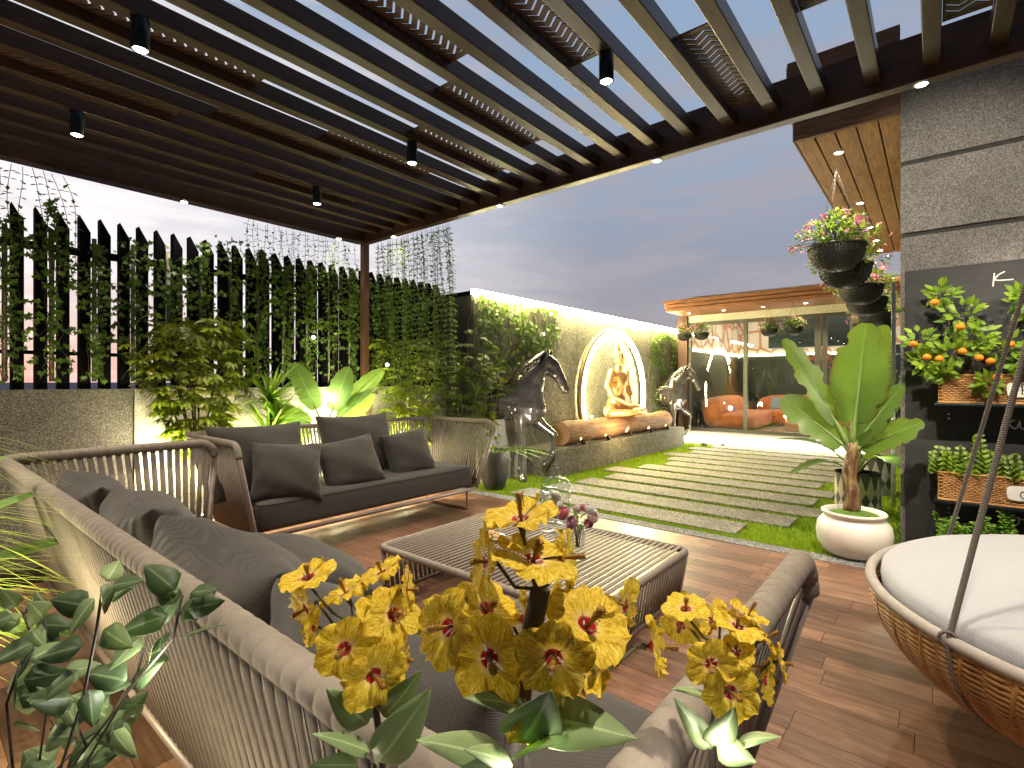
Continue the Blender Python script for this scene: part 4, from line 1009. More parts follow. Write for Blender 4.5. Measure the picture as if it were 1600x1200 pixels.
# ================================================================ STATUES
def horse(lb, loc, rz, lift):
    t = thing('horse_statue', lb, 'statue', loc, rz, 'black horse statues by the garden wall'); ORG[t.name] = Vector(); b = MB()
    C = lambda *a: b.cap2(*a)
    # trunk (x forward, z up), rear end runs into the wall
    C((-.62, 0, 1.06), .22, (-.25, 0, 1.05), .235); C((-.25, 0, 1.05), .235, (.06, 0, 1.0), .215); C((.06, 0, 1.0), .2, (.16, 0, .98), .15)
    C((.02, -.09, .92), .125, (.10, -.07, .86), .11); C((.02, .09, .92), .125, (.10, .07, .86), .11)
    C((-.18, 0, 1.22), .13, (-.05, 0, 1.24), .12)
    # neck
    C((-.04, 0, 1.16), .21, (.09, 0, 1.36), .165, 12); C((.09, 0, 1.36), .165, (.24, 0, 1.55), .115, 12); C((.24, 0, 1.55), .10, (.33, 0, 1.64), .082, 8)
    C((-.12, 0, 1.30), .11, (.04, 0, 1.53), .085, 12); C((.04, 0, 1.53), .085, (.2, 0, 1.67), .062, 10); C((.06, 0, 1.50), .075, (.22, 0, 1.66), .058, 10); C((.10, 0, 1.10), .15, (.2, 0, 1.36), .09, 12)
    C((.09, 0, 1.34), .165, (.12, 0, 1.02), .17, 10); C((.0, 0, 1.30), .19, (.0, 0, 1.05), .215, 8); C((-.3, 0, 1.12), .22, (-.05, 0, 1.14), .22, 8)
    # head, nose pointing down and forward
    C((.33, 0, 1.65), .078, (.41, 0, 1.57), .082, 8); C((.37, 0, 1.50), .078, (.42, 0, 1.46), .07, 6)
    C((.41, 0, 1.57), .075, (.52, 0, 1.36), .052, 12); C((.41, 0, 1.50), .06, (.50, 0, 1.32), .042, 10); C((.52, 0, 1.36), .05, (.565, 0, 1.24), .046, 8); C((.50, 0, 1.30), .036, (.535, 0, 1.215), .030, 8)
    for s in (1, -1):
        b.ball((.43, .058*s, 1.565), (.028, .018, .022), 10, 8)
        C((.33, .045*s, 1.70), .026, (.35, .062*s, 1.755), .024, 6); C((.35, .062*s, 1.755), .024, (.365, .066*s, 1.82), .006, 6)
        b.ball((.585, .028*s, 1.25), (.016, .012, .02), 8, 6); b.ball((.395, .05*s, 1.49), (.06, .02, .07), 10, 8)
    # standing leg
    s = -1 if lift > 0 else 1
    C((-.02, .11*s, .90), .115, (.0, .12*s, .68), .075, 9); C((.0, .12*s, .68), .072, (.01, .12*s, .50), .05, 8); C((.01, .12*s, .50), .054, (.01, .12*s, .45), .05, 4)
    C((.01, .12*s, .43), .036, (.0, .12*s, .16), .031, 12); C((.0, .12*s, .16), .038, (.0, .12*s, .13), .036, 3); C((.0, .12*s, .12), .033, (.03, .12*s, .05), .042, 6); C((.03, .12*s, .045), .05, (.04, .12*s, .02), .056, 3)
    s = -s
    # raised leg
    C((.06, .11*s, .90), .115, (.22, .12*s, .74), .078, 9); C((.22, .12*s, .74), .075, (.36, .12*s, .64), .052, 8); C((.36, .12*s, .64), .055, (.38, .12*s, .61), .052, 3)
    C((.38, .12*s, .60), .036, (.37, .12*s, .36), .030, 12); C((.37, .12*s, .36), .038, (.36, .12*s, .33), .036, 3); C((.36, .12*s, .32), .032, (.30, .12*s, .24), .04, 6); C((.30, .12*s, .24), .045, (.27, .12*s, .20), .05, 3)
    o = b.build('body', m_black, t, local=True); remesh(o, .013, 5, .5)
    # mane: locks along the crest
    b = MB(); rr = random.Random(2)
    for i in range(46):
        u = i/45; p = Vector((-.16, 0, 1.33)).lerp(Vector((.10, 0, 1.60)), u*1.6) if u < .62 else Vector((.10, 0, 1.60)).lerp(Vector((.31, 0, 1.745)), (u-.62)/.38)
        q = p+Vector((-.02, -.035, .0)); e = q+Vector((-.05+rr.uniform(-.02, .02), -.07, -.10-rr.uniform(0, .06)))
        b.sweep([p+Vector((.02, .01, -.02)), q+Vector((0, 0, .015)), (q+e)/2+Vector((-.01, -.02, .01)), e], [.018, .02, .014, .003], 7)
    b.build('mane', m_black, t, local=True)
    return t
h1 = horse('glossy black horse statue rearing from the wall beside the fence sofa', (-4.55, 5.74, .0), R(22), 1)
h1.scale = (1.12, 1.15, 1.03)
h2 = horse('glossy black horse statue at the far end of the platform, before the glass pavilion', (-4.62, 11.35, .0), R(25), 1)
bulb((-3.75, 5.25, .75), 40, (1, .93, .82), .05); bulb((-3.85, 11.0, .75), 34, (1, .93, .75), .05)  # bulbs added for highlights on the horses, no fittings

def buddha():
    t = thing('seated_statue', 'golden cross legged meditating statue with pointed crown sitting on the log', 'statue', (-4.52, 8.55, .755)); ORG[t.name] = Vector(); b = MB()
    C = lambda *a: b.cap2(*a)
    # faces +X; sizes in metres
    for s in (1, -1):
        C((-.05, .13*s, .12), .13, (.10, .40*s, .11), .115, 9); C((.10, .40*s, .11), .11, (.17, .52*s, .095), .085, 6)
        C((.17, .52*s, .09), .078, (.33, .20*s, .085), .062, 10); C((.33, .20*s, .085), .06, (.38, -.02*s, .09+.04*(s > 0)), .045, 8); C((.37, -.05*s, .10), .036, (.30, -.20*s, .13), .03, 7)
        C((.0, .215*s, .80), .075, (-.02, .30*s, .56), .062, 10); C((-.02, .30*s, .56), .06, (.10, .27*s, .36), .048, 9); C((.10, .27*s, .36), .046, (.27, .07*s, .235), .034, 10)
        b.ball((.30, .02*s, .22), (.06, .05, .025), 12, 8)
        for k in range(4): C((.31+.012*k, .05*s, .225), .012, (.335+.01*k, -.05*s, .235), .010, 5)
        b.ball((.075, .085*s, .70), (.055, .085, .07), 12, 8)
        C((-.01, .085*s, .99), .014, (.0, .09*s, 1.08), .014, 4)
    C((-.05, 0, .18), .19, (-.03, 0, .40), .135, 8); C((-.03, 0, .40), .14, (.0, 0, .62), .15, 8)
    b.ball((.0, 0, .74), (.125, .21, .12), 16, 10); C((-.01, .0, .80), .08, (.01, 0, .93), .058, 6)
    b.ball((.015, 0, 1.065), (.095, .082, .118), 18, 12); b.ball((.04, 0, 1.0), (.06, .055, .05), 12, 8)
    C((.105, 0, 1.085), .010, (.128, 0, 1.045), .016, 4); b.ball((.105, 0, 1.012), (.018, .028, .009), 10, 6); b.ball((.10, 0, .992), (.016, .024, .008), 10, 6); b.ball((.085, 0, .965), (.03, .03, .022), 10, 6)
    for s in (1, -1): b.ball((.094, .034*s, 1.085), (.016, .02, .008), 10, 6); b.ball((.098, .034*s, 1.11), (.013, .024, .006), 10, 6)
    o = b.build('body', m_gold, t, local=True); remesh(o, .010, 3, .5)
    b = MB()
    for j in range(7):
        ph = .15+j*.22; r = math.sin(min(ph, 1.57)); nn = max(4, int(22*r))
        for k in range(nn):
            an = 2*PI*k/nn+j
            q = Vector((-.0+.098*r*math.cos(an), .086*r*math.sin(an), 1.09+.118*math.cos(ph)))
            if q.x > .065 and q.z < 1.15: continue
            b.ball(q, .0165, 8, 6)
    b.lathe([(.06, 0), (.064, .02), (.045, .045), (.05, .055), (.033, .08), (.037, .09), (.02, .13), (.008, .22), (.001, .26)], 20, (-.01, 0, 1.185)); b.build('crown', m_gold, t, local=True)
    b = MB(); pts = [(-.02, .17, .86), (.10, .13, .80), (.15, .02, .66), (.14, -.08, .54), (.10, -.15, .42), (-.02, -.17, .34)]
    b.sweep(resample(pts, .03), .022, 8, flat=.4); b.sweep(resample([(-.02, .15, .87), (-.11, .08, .74), (-.15, -.04, .56), (-.1, -.16, .38)], .03), .022, 8); b.build('sash', m_gold, t, local=True)
    return t
bd = buddha(); bd.rotation_euler = (0, 0, R(-8))
bulb((-3.9, 8.0, .75), 55, (1, .72, .36), .05)  # bulb added to brighten the golden statue, no fitting

# ================================================================ PLANTS
def rdir(rr, up=0): return Vector((rr.gauss(0, 1), rr.gauss(0, 1), rr.gauss(0, 1)+up)).normalized()
def palmate(lf, p, out, rr, s, nl=5, lance=.26):
    out = out.normalized(); n = (out+Vector((0, 0, .9))).normalized(); sd = out.cross(n).normalized()
    for k in range(nl):
        a = (k-(nl-1)/2)*R(34)
        d = out*math.cos(a)+sd*math.sin(a)+Vector((0, 0, -.35))
        lf.leaf(p, d, n, s*(1-.09*abs(k-(nl-1)/2)), s*lance*1.15, .28, 3, .10, prof=lambda t: math.sin(PI*min(1, t**.85*.97+.03))**.9)
def shrub(name, lb, c, prof, n, s, m, seed, cut=None, nl=5):
    """prof(h 0..1) -> (rx, ry); c = base, height in prof.h"""
    rr = random.Random(seed); H_ = prof[0]; t = thing(name, lb, 'shrub', c)
    st = MB(); lf = MB()
    for i in range(9):
        h = rr.uniform(.55, 1)*H_; rx, ry = prof[1](h/H_); a = rr.uniform(0, 2*PI)
        e = Vector(c)+Vector((rx*.7*math.cos(a), ry*.7*math.sin(a), h)); md = Vector(c)+Vector((rx*.2*math.cos(a), ry*.2*math.sin(a), h*.5))
        st.sweep(resample([c, md, e], .08), .008, 6)
    for i in range(n):
        h = rr.uniform(.0, 1); rx, ry = prof[1](h); a = rr.uniform(0, 2*PI); q = rr.uniform(.35, 1)**.6*(1+.12*math.sin(a*5+h*9))
        p = Vector(c)+Vector((rx*q*math.cos(a), ry*q*math.sin(a), h*H_+rr.gauss(0, .03)))
        if cut and cut(p): continue
        palmate(lf, p, Vector((math.cos(a), math.sin(a), rr.uniform(-.3, .5)))+rdir(rr)*.4, rr, s*rr.uniform(.7, 1.15), nl)
    st.build('stem', m_stem, t); lf.build('foliage', m, t); return t
shrub('leafy_shrub', 'large drooping green yellow shrub in front of the black slats, left of the spiky plant', (-5.10, 1.74, .12), (1.84, lambda h: (.08+.26*max(0, h-.35)*1.5*(1 if h < .85 else .8), .12+.68*max(0, h-.36)**.75*(1 if h < .85 else 1.25*(1.45-h)))), 760, .125, m_shrub, 5, lambda p: p.x < -5.44 or p.z < .75)
shrub('leafy_shrub', 'bright yellow green shrub lit from below beside the pergola post', (-5.10, 4.15, .12), (1.78, lambda h: (.10+.30*h, .12+.36*h**.7)), 620, .11, m_shrub, 6, lambda p: p.x < -5.44 or p.z < .6)
shrub('leafy_shrub', 'dark leafy shrub against the feature wall beside the black horse', (-4.95, 4.98, .12), (1.9, lambda h: (.22+.14*h, .30+.12*h)), 420, .11, m_darkleaf, 7, lambda p: (p.x < -4.88 and p.y > 5.08) or p.x < -5.42 or p.y > 5.62 or p.z < .5)
shrub('leafy_shrub', 'yellow edged shrub spilling in front of the feature wall left of the horse', (-4.78, 5.3, .0), (1.70, lambda h: (.06+.08*h, .12+.16*h)), 230, .09, m_shrub, 17, lambda p: p.x < -4.88 or p.z < .5)
# spiky plants
def strap(name, lb, c, heads, m, cat='plant', L_=(.35, .52), w=.05, grp=None):
    t = thing(name, lb, cat, c, 0, grp); rr = random.Random(len(lb)); st = MB(); lf = MB()
    for (dx, dy, h, n) in heads:
        top = Vector(c)+Vector((dx, dy, h)); st.sweep([c, Vector(c)+Vector((dx*.6, dy*.6, h*.5)), top], [.018, .015, .013], 8)
        for i in range(n):
            a = i*2.4; el = rr.uniform(.1, 1.35); d = Vector((math.cos(a)*math.cos(el), math.sin(a)*math.cos(el), math.sin(el)))
            if (top+d*.4).x < -5.44: d.x = abs(d.x)*.4
            lf.leaf(top-Vector((0, 0, rr.uniform(0, .08))), d, Vector((0, 0, 1))-d*.2, rr.uniform(*L_), w, .35, 5, .25, prof=lambda q: (min(1, q*5+.35))*(1-q)**.6)
    st.build('stem', m_stem, t); lf.build('leaves', m, t); return t
strap('spiky_plant', 'bright green spiky strap leaved plant between the shrub and the broad leaved plant', (-5.16, 2.42, .12), [(0, 0, 1.10, 60), (.04, -.04, .74, 34), (-.02, .08, .9, 26)], m_drac)
def papyrus(lb, c, heads):
    t = thing('papyrus_plant', lb, 'plant', c, 0); st = MB(); lf = MB(); rr = random.Random(4)
    for (dx, dy, h, r) in heads:
        top = Vector(c)+Vector((dx, dy, h)); st.sweep([c, top], .006, 6)
        for i in range(46):
            a = i*2.4; el = rr.uniform(-.1, 1.2); d = Vector((math.cos(a)*math.cos(el), math.sin(a)*math.cos(el), math.sin(el))); lf.leaf(top, d, (0, 0, 1), r*rr.uniform(.8, 1), .010, .15, 3, .1)
    st.build('stem', m_stem, t); lf.build('leaves', m_darkleaf, t)
papyrus('fine papyrus plant with round spiky heads between sofa and dark shrub', (-4.72, 4.62, .1), [(0, 0, 1.42, .24), (.1, .22, 1.15, .20), (-.06, -.12, 1.1, .17)])
def broad(name, lb, c, leaves, m, stem_r=.02, cat='plant', group=None):
    """leaves: (azimuth, elevation, stalk length, leaf length, leaf width, droop)"""
    t = thing(name, lb, cat, c, 0, group); rr0 = random.Random(len(lb))
    for i, lv in enumerate(leaves):
        az, el, sl, ll, lw_, dr = lv[:6]
        az, el = R(az), R(el); d = Vector((math.cos(az)*math.cos(el), math.sin(az)*math.cos(el), math.sin(el))); p = Vector(c)+d*sl*.9+Vector((0, 0, sl*.15))
        b = MB(); up = Vector((0, 0, 1))
        nrm = up-d*up.dot(d) if abs(d.z) < .93 else Vector((-math.cos(az), -math.sin(az), .3))
        if len(lv) > 6: nrm = Vector((math.cos(R(lv[6])), math.sin(R(lv[6])), .25))
        nt_ = [rr0.uniform(.86, 1.03) if rr0.random() < .7 else rr0.uniform(.62, .8) for _ in range(23)]
        fr = lambda q: (math.sin(PI*min(1, (q*.94+.05)))**.5)*(1-.06*q)*(nt_[int(q*22)] if m is m_banana and .15 < q < .93 else 1+.05*math.sin(q*31+i))
        b.leaf(p, d, nrm, ll, lw_, dr, 22, .18, prof=fr, wav=.012); lf = b.build('leaf', m, t)
        b = MB(); pts = [c, Vector(c)+d*sl*.5+Vector((0, 0, sl*.12)), p]; nn_ = nrm.normalized()
        for k in range(1, 9): q = k/9; pts.append(p+d*ll*q-nn_*dr*ll*q*q-nn_*.004)
        b.sweep(pts, [stem_r, stem_r*.8, stem_r*.6]+[stem_r*.5*(1-k/9.) for k in range(1, 9)], 8); b.build('stalk', m_stem if m is not m_banana else m_gstalk, t)
    return t
m_gstalk = simple('green leaf stalk', (.16, .24, .06), .45, 0, .2, 14, .05)
bird = broad('broad_leaved_plant', 'broad oval leaved plant glowing from a lamp above the sofa cushions', (-5.12, 3.0, .85), [(250, 66, .26, .54, .24, .06, -30), (72, 46, .34, .62, .22, .08, -50), (60, 70, .24, .50, .26, .08, -20), (262, 24, .20, .46, .22, .22, -40), (250, -8, .16, .44, .27, .20, -30), (75, 8, .20, .44, .22, .35, -50), (60, 38, .20, .46, .26, .2, -30), (-10, -20, .12, .26, .22, .2, -30)], m_bird, .012)
b = MB(); b.sweep([(-5.12, 3.0, .1), (-5.12, 3.0, .86)], [.03, .018], 8); b.build('stem', m_stem, bird)
# banana plant in the white pot
PX, PY = -.51, 4.95
m_pot = simple('cream glazed ceramic', (.80, .75, .66), .3, 0, .06, 6, .03)
pot = thing('plant_pot', 'large squat cream ceramic pot holding the banana plant', 'pot', (PX, PY, 0))
b = MB(); b.lathe([(.001, 0), (.17, 0), (.215, .03), (.255, .10), (.265, .18), (.255, .25), (.225, .29), (.208, .305), (.212, .325), (.224, .335), (.226, .35), (.215, .357), (.198, .352), (.195, .30)], 56, (PX, PY, 0), cap=False); b.build('body', m_pot, pot)
b = MB(); b.lathe([(.197, .305), (.17, .33), (.10, .35), (.001, .36)], 40, (PX, PY, 0), cap=False); b.build('moss', m_grassb, pot)
ban = broad('banana_plant', 'banana plant with huge upright green leaves in the cream pot', (PX-.02, PY+.02, .82), [(20, 84, .24, .80, .44, -.04, -86), (176, 63, .24, .84, .24, .08, -60), (181, 42, .08, .60, .34, .14, -75), (-4, 60, .08, .56, .24, .08, -112), (-10, 30, .08, .44, .24, .30, -70), (50, 70, .30, .60, .30, .15, -60)], m_banana, .03)
b = MB(); pts = []; ra = []
for k in range(13):
    u = k/12; pts.append((PX-.02+.012*math.sin(u*9), PY+.01+.02*u, .34+.56*u)); ra.append((.058-.012*u)*(1+.08*math.sin(u*23)))
b.sweep(pts, ra, 18); b.build('trunk', m_trunk, ban)
# patterned pots with broad leaved plants
pat = Mt('diamond patterned glaze'); uvn = pat.n('ShaderNodeTexCoord').outputs['UV']; sp = pat.n('ShaderNodeSeparateXYZ'); pat.l(uvn, sp.inputs[0])
fx = pat.math('ABSOLUTE', pat.math('SUBTRACT', pat.math('FRACT', pat.math('MULTIPLY', sp.outputs[0], 14.)), .5))
vv = pat.math('MULTIPLY', sp.outputs[1], 1.0)
tri1 = pat.math('LESS_THAN', pat.math('MULTIPLY', fx, 2.0), pat.math('MULTIPLY', pat.math('SUBTRACT', vv, .55), 2.4))
dia = pat.math('LESS_THAN', pat.math('ADD', pat.math('MULTIPLY', fx, 2.2), pat.math('MULTIPLY', pat.math('ABSOLUTE', pat.math('SUBTRACT', vv, .32)), 5.0)), 1.0)
pat.set(pat.mix(pat.math('MAXIMUM', tri1, dia), (.58, .54, .44), (.10, .095, .08)), .5); m_pat = pat.m
def patpot(lb, c, r, h):
    t = thing('patterned_pot', lb, 'pot', c); n = 56; vs = []; uv = []
    for j in range(5):
        for k in range(n+1): an = 2*PI*k/n; vs.append((c[0]+r*math.cos(an), c[1]+r*math.sin(an), c[2]+h*j/4)); uv.append((k/n, j/4))
    b = MB(); b.add(vs, [(j*(n+1)+k, j*(n+1)+k+1, (j+1)*(n+1)+k+1, (j+1)*(n+1)+k) for j in range(4) for k in range(n)], True, uv); b.build('body', m_pat, t)
    b = MB(); b.lathe([(r+.001, h), (r+.004, h+.008), (r-.015, h+.008), (r-.02, h-.04)], n, c, cap=False); b.build('rim', m_slat, t)
    b = MB(); b.lathe([(r-.01, h-.04), (.001, h-.03)], n, c, cap=False); b.build('soil', m_soil, t); return t
patpot('cream pot with black diamonds standing just behind the banana trunk', (-.66, 6.75, 0), .215, .40)
patpot('cream pot with black diamonds, farther back near the glass pavilion', (-.62, 7.95, 0), .23, .44)
broad('broad_leaved_plant', 'broad leaved plant in the nearer diamond patterned pot', (-.66, 6.75, .38), [(185, 40, .30, .52, .28, .55), (-60, 30, .34, .56, .30, .6), (10, 48, .45, .6, .3, .4), (60, 75, .6, .6, .3, .2), (-20, 66, .62, .55, .28, .3), (215, 20, .26, .42, .26, .7)], m_banana, .012, group='plants in patterned pots')
broad('broad_leaved_plant', 'tall broad leaved plant in the farther diamond patterned pot', (-.62, 7.95, .42), [(20, 68, .8, .7, .34, .2), (-30, 60, .7, .66, .32, .3), (-70, 78, 1.0, .66, .34, .15), (170, 50, .45, .5, .28, .5), (0, 40, .5, .6, .3, .5)], m_banana, .012, group='plants in patterned pots')
bulb((-.40, 6.2, .75), 5, (1, .9, .7), .03); bulb((-.9, 7.4, .9), 5, (1, .9, .7), .03)
# dark urn beside the horse
b = MB(); b.lathe([(.001, 0), (.10, 0), (.14, .05), (.185, .20), (.20, .36), (.205, .50), (.195, .52), (.18, .50), (.17, .40), (.001, .40)], 40, (-4.42, 4.98, -.01), cap=False)
one('urn', b, simple('dark stone urn', (.045, .042, .036), .45, 0, .3, 10, .3, .01), 'tall dark stone urn beside the right arm of the fence sofa', 'urn')
b = MB()
for i in range(14): a = i*2.4; b.leaf((-4.42, 4.98, .42), (math.cos(a), math.sin(a), .9), (0, 0, 1), .62, .035, .8, 6, .2, prof=lambda q: (1-q)**.5)
one('fern', b, m_drac, 'arching strap leaved plant growing in the dark urn', 'plant')

# ---------------------------------------------------------------- ivy
def ivyleaf(mb, p, n, up, s):
    n = n.normalized(); u = (up-n*up.dot(n)); u = u.normalized() if u.length > .01 else n.orthogonal().normalized(); w = n.cross(u)
    pts = [(0, 0), (.50, -.12), (.34, .22), (.52, .48), (.16, .50), (0, 1.0)]
    R_ = [p+w*(x*s)+u*(y*s)+n*(.12*s*x) for x, y in pts]; L2 = [p-w*(x*s)+u*(y*s)+n*(.12*s*x) for x, y in pts[1:-1]]
    vs = R_+L2; mb.add(vs, [(0, 1, 2, 3, 4, 5), (0, 5, 9, 8, 7, 6)], False)
rr = random.Random(77)
yy = .582-.137*3+.1045; k = 0; ivn = 0
while yy < 4.9:
    y = yy+.274*k
    if y > 4.95: break
    if y > -.1:
        dens = int(rr.uniform(150, 330))
        ORDS = 'first second third fourth fifth sixth seventh eighth ninth tenth eleventh twelfth thirteenth fourteenth fifteenth sixteenth seventeenth eighteenth nineteenth twentieth'.split(); t = thing('ivy_plant', 'ivy on a pale pole in the slat fence, '+ORDS[ivn]+' clump from the left edge', 'ivy', (-5.43, y, 1.34), 0, 'ivy plants on the slat fence')
        b = MB(); b.sweep([(-5.55, y, 1.40), (-5.55, y, 2.62)], .017, 8); b.build('pole', m_pole, t)
        b = MB(); lf = MB()
        top = 2.62+rr.uniform(-.1, .28)
        for s_ in range(5):
            pts = []; z = 1.42; yo = rr.uniform(-.05, .05)
            while z < top-rr.uniform(0, .25): pts.append((-5.47+rr.uniform(-.015, .03), y+yo+rr.gauss(0, .022), z)); z += .09
            if len(pts) > 2: b.sweep(pts, .0028, 4)
        for s_ in range(5):
            z0 = rr.uniform(1.7, 2.5); sgn = rr.choice((-1, 1)); b.sweep([(-5.46, y, z0), (-5.44, y+sgn*.08, z0+.05), (-5.43, y+sgn*.17, z0+.04)], .0025, 4)
            for j in range(5): q = Vector((-5.43, y+sgn*(.08+.03*j), z0+.045+rr.gauss(0, .015))); ivyleaf(lf, q, Vector((1, rr.gauss(0, .4), rr.gauss(.2, .4))), Vector((rr.gauss(0, .3), rr.gauss(0, 1), -1)), rr.uniform(.035, .055))
        for i in range(dens):
            z = 1.40+(top-1.40)*rr.random()**.9; wd = .05*(1.1+.7*math.sin(z*7+k*2))
            q = Vector((-5.46+rr.uniform(-.02, .045), y+rr.gauss(0, wd), z)); ivyleaf(lf, q, Vector((1, rr.gauss(0, .6), rr.gauss(.2, .5))), Vector((rr.gauss(0, .3), rr.gauss(0, .8), -1)), rr.uniform(.028, .052))
        b.build('stem', m_stem, t); lf.build('foliage', m_ivy, t); ivn += 1
    k += 1
# hanging vines
m_vstem = simple('vine stem', (.10, .13, .03), .7, 0, .2)
def vine(x, y, z0, z1, bx, by, lb, grp, s=.034, seed=0):
    rr = random.Random(seed); pts = []; n = max(4, int((z0-z1)/.055)); ph = rr.uniform(0, 6)
    for i in range(n+1):
        u = i/n; e = 1-math.exp(-3*u); pts.append(Vector((x+bx*e+.012*math.sin(u*7+ph), y+by*e+.012*math.cos(u*6+ph), z0-(z0-z1)*u)))
    b = MB(); b.sweep(pts, .0022, 4); a = rr.uniform(0, PI)
    st = b.v[:]
    for i in range(n):
        p = pts[i+1 if i < n else i]; a += 1.3+rr.gauss(0, .5)
        for s_ in (0, PI):
            d = Vector((math.cos(a+s_), math.sin(a+s_), rr.uniform(-.35, .35))); b.leaf(p, d, (0, 0, 1), s*rr.uniform(.8, 1.25), s*.62, .2, 2, .12)
    return one('hanging_vine', b, m_vine, lb, 'vine', grp)
g1, g2, g3 = 'vines hanging at the far left of the pergola beam', 'vines hanging left of the pergola post', 'vines hanging right of the pergola post'
l1, l2, l3 = 'thin paired leaf vine hanging from the pergola beam at the far left', 'thin paired leaf vine hanging from the beam left of the pergola post', 'long paired leaf vine hanging from the beam right of the pergola post'
for i in range(7): vine(-5.40, .50+.062*i, 3.05, rr.uniform(2.2, 2.5), -.02, .10*(i > 2), l1, g1, .05, i)
for i in range(26): vine(-5.40+rr.uniform(-.02, .03), 2.32+1.22*i/25, 3.03+rr.uniform(0, .04), rr.uniform(2.0, 2.55), 0, rr.uniform(-.03, .03), l2, g2, .044, 40+i)
for i in range(50):
    u = i/49; vine(-5.2+1.28*u**.9, 3.71+rr.uniform(-.03, .05), 3.05, rr.uniform(1.0, 1.75), .10*u+.0, rr.uniform(0, .04), l3, g3, .047, 90+i)
# wall creeper
def creeper(lb, y0, y1, z0, z1, n, seed, m=m_ivy, edge=.0):
    rr = random.Random(seed); t = thing('wall_creeper', lb, 'creeper', (-4.88, (y0+y1)/2, z0)); lf = MB(); st = MB()
    for i in range(26):
        y = rr.uniform(y0, y1); z = z1-.03; pts = []
        while z > z0+rr.uniform(0, .5): pts.append((-4.89+rr.uniform(0, .02), y, z)); y += rr.gauss(0, .04); z -= .08
        if len(pts) > 2: st.sweep(pts, .0045, 5)
    for i in range(n):
        u = rr.random(); y = y0+(y1-y0)*u; zz = z1-(z1-z0)*(rr.random()**1.6)*(1-.55*u if edge else 1); zz -= 0
        if noise.noise(Vector((y*2.2, zz*2.2, seed))) < -.12 and rr.random() < .8: continue
        q = Vector((-4.885+rr.uniform(0, .07), y, zz)); ivyleaf(lf, q, Vector((1, rr.gauss(0, .5), rr.gauss(.3, .5))), Vector((rr.gauss(0, .3), rr.gauss(0, .7), -1)), rr.uniform(.04, .075))
    st.build('stem', simple('dry creeper stem', (.20, .16, .12), .9), t); lf.build('foliage', m, t)
creeper('ivy creeper spilling down the wall above the near black horse', 5.12, 7.1, 1.1, 2.60, 1300, 5, edge=1)
creeper('ivy creeper on the far end of the wall by the pavilion', 10.7, 12.3, .6, 2.55, 1500, 9)
# ---------------------------------------------------------------- hanging flower baskets
m_wick = simple('black wicker', (.020, .018, .016), .5, 0, .3, 60, .2)
pk = [simple('pink petal', (.80, .22, .34), .5, 0, .2), simple('lilac petal', (.62, .34, .66), .5, 0, .2), simple('salmon petal', (.85, .42, .36), .5, 0, .15)]
def hbasket(seed, r=.25, drop=.78):
    rr = random.Random(seed); t = thing('hanging_basket', 'x', 'hanging basket', (0, 0, 0), group='flower baskets hanging from the canopy roof')
    b = MB(); h = r*.95; prof = [(r*math.cos(a)**.75 if a < 1.55 else .01, -h*math.sin(a)) for a in [i*PI/2/9 for i in range(10)]]
    prof[-1] = (.01, -h); b.lathe([(p[0]-.008, p[1]) for p in prof], 40, cap=False)
    for k in range(54):
        an = 2*PI*k/54; b.sweep([(p[0]*math.cos(an), p[0]*math.sin(an), p[1]) for p in prof], .0045, 4)
    for j in range(1, 9): rj, zj = prof[j]; b.sweep(arc((0, 0, zj), rj+.003, 0, 2*PI, 40), .004, 4)
    b.sweep(arc((0, 0, 0), r+.004, 0, 2*PI, 40), .012, 8); b.build('bowl', m_wick, t)
    b = MB()
    for k in range(3):
        an = 2*PI*k/3+.4; p0 = Vector((r*math.cos(an), r*math.sin(an), 0)); p1 = Vector((0, 0, drop)); nl = int(drop/.022)
        for i in range(nl):
            c = p0.lerp(p1, (i+.5)/nl); dd = (p1-p0).normalized(); sd = dd.orthogonal() if i % 2 else dd.cross(dd.orthogonal())
            b.sweep([c-dd*.013, c+sd*.006, c+dd*.013, c-sd*.006], .0018, 4, closed=True)
    b.build('chain', m_wick, t)
    st = MB(); lf = MB(); lm = MB(); fl = [MB(), MB(), MB()]
    for i in range(150):
        a = rr.uniform(0, 2*PI); el = rr.uniform(-.25, 1.5); rad = rr.uniform(.5, 1.35)*r*1.2; d = Vector((math.cos(a)*math.cos(el), math.sin(a)*math.cos(el), .75*math.sin(el))); p = d*rad+Vector((0, 0, .04))
        if i % 3 == 0: st.sweep([(0, 0, 0), p*.6+Vector((0, 0, .04)), p], .003, 4)
        if rr.random() < .22 or el < .0:
            for k in range(7): dd = (d+rdir(rr)*.8).normalized(); lm.leaf(p, dd, (0, 0, 1), .06*r/.25, .024*r/.25, .2, 2, .1)
        else:
            for k in range(7): dd = (d+rdir(rr)*.9).normalized(); lf.leaf(p, dd, (0, 0, 1), .07*r/.25, .026*r/.25, .2, 2, .1)
    for i in range(60):
        a = rr.uniform(0, 2*PI); el = rr.uniform(-.1, 1.5); rad = rr.uniform(1.0, 1.5)*r*1.2; d = Vector((math.cos(a)*math.cos(el), math.sin(a)*math.cos(el), .75*math.sin(el))); p = d*rad+Vector((0, 0, .05))
        mm = fl[i % 3]
        if i % 9 == 0:
            for k in range(24): mm.leaf(p+rdir(rr)*.035, rdir(rr, .5), d, .03, .018, .2, 2)
        else:
            for k in range(5): dd = (d*.5+rdir(rr)).normalized(); mm.leaf(p, dd, d, .026*r/.25, .020*r/.25, .1, 2)
    st.build('stem', m_stem, t); lf.build('foliage', m_basket_leaf, t); lm.build('lime_foliage', m_lime, t)
    for i in range(3): fl[i].build('blossom', pk[i], t)
    return t
ba, bb = hbasket(3), hbasket(8)
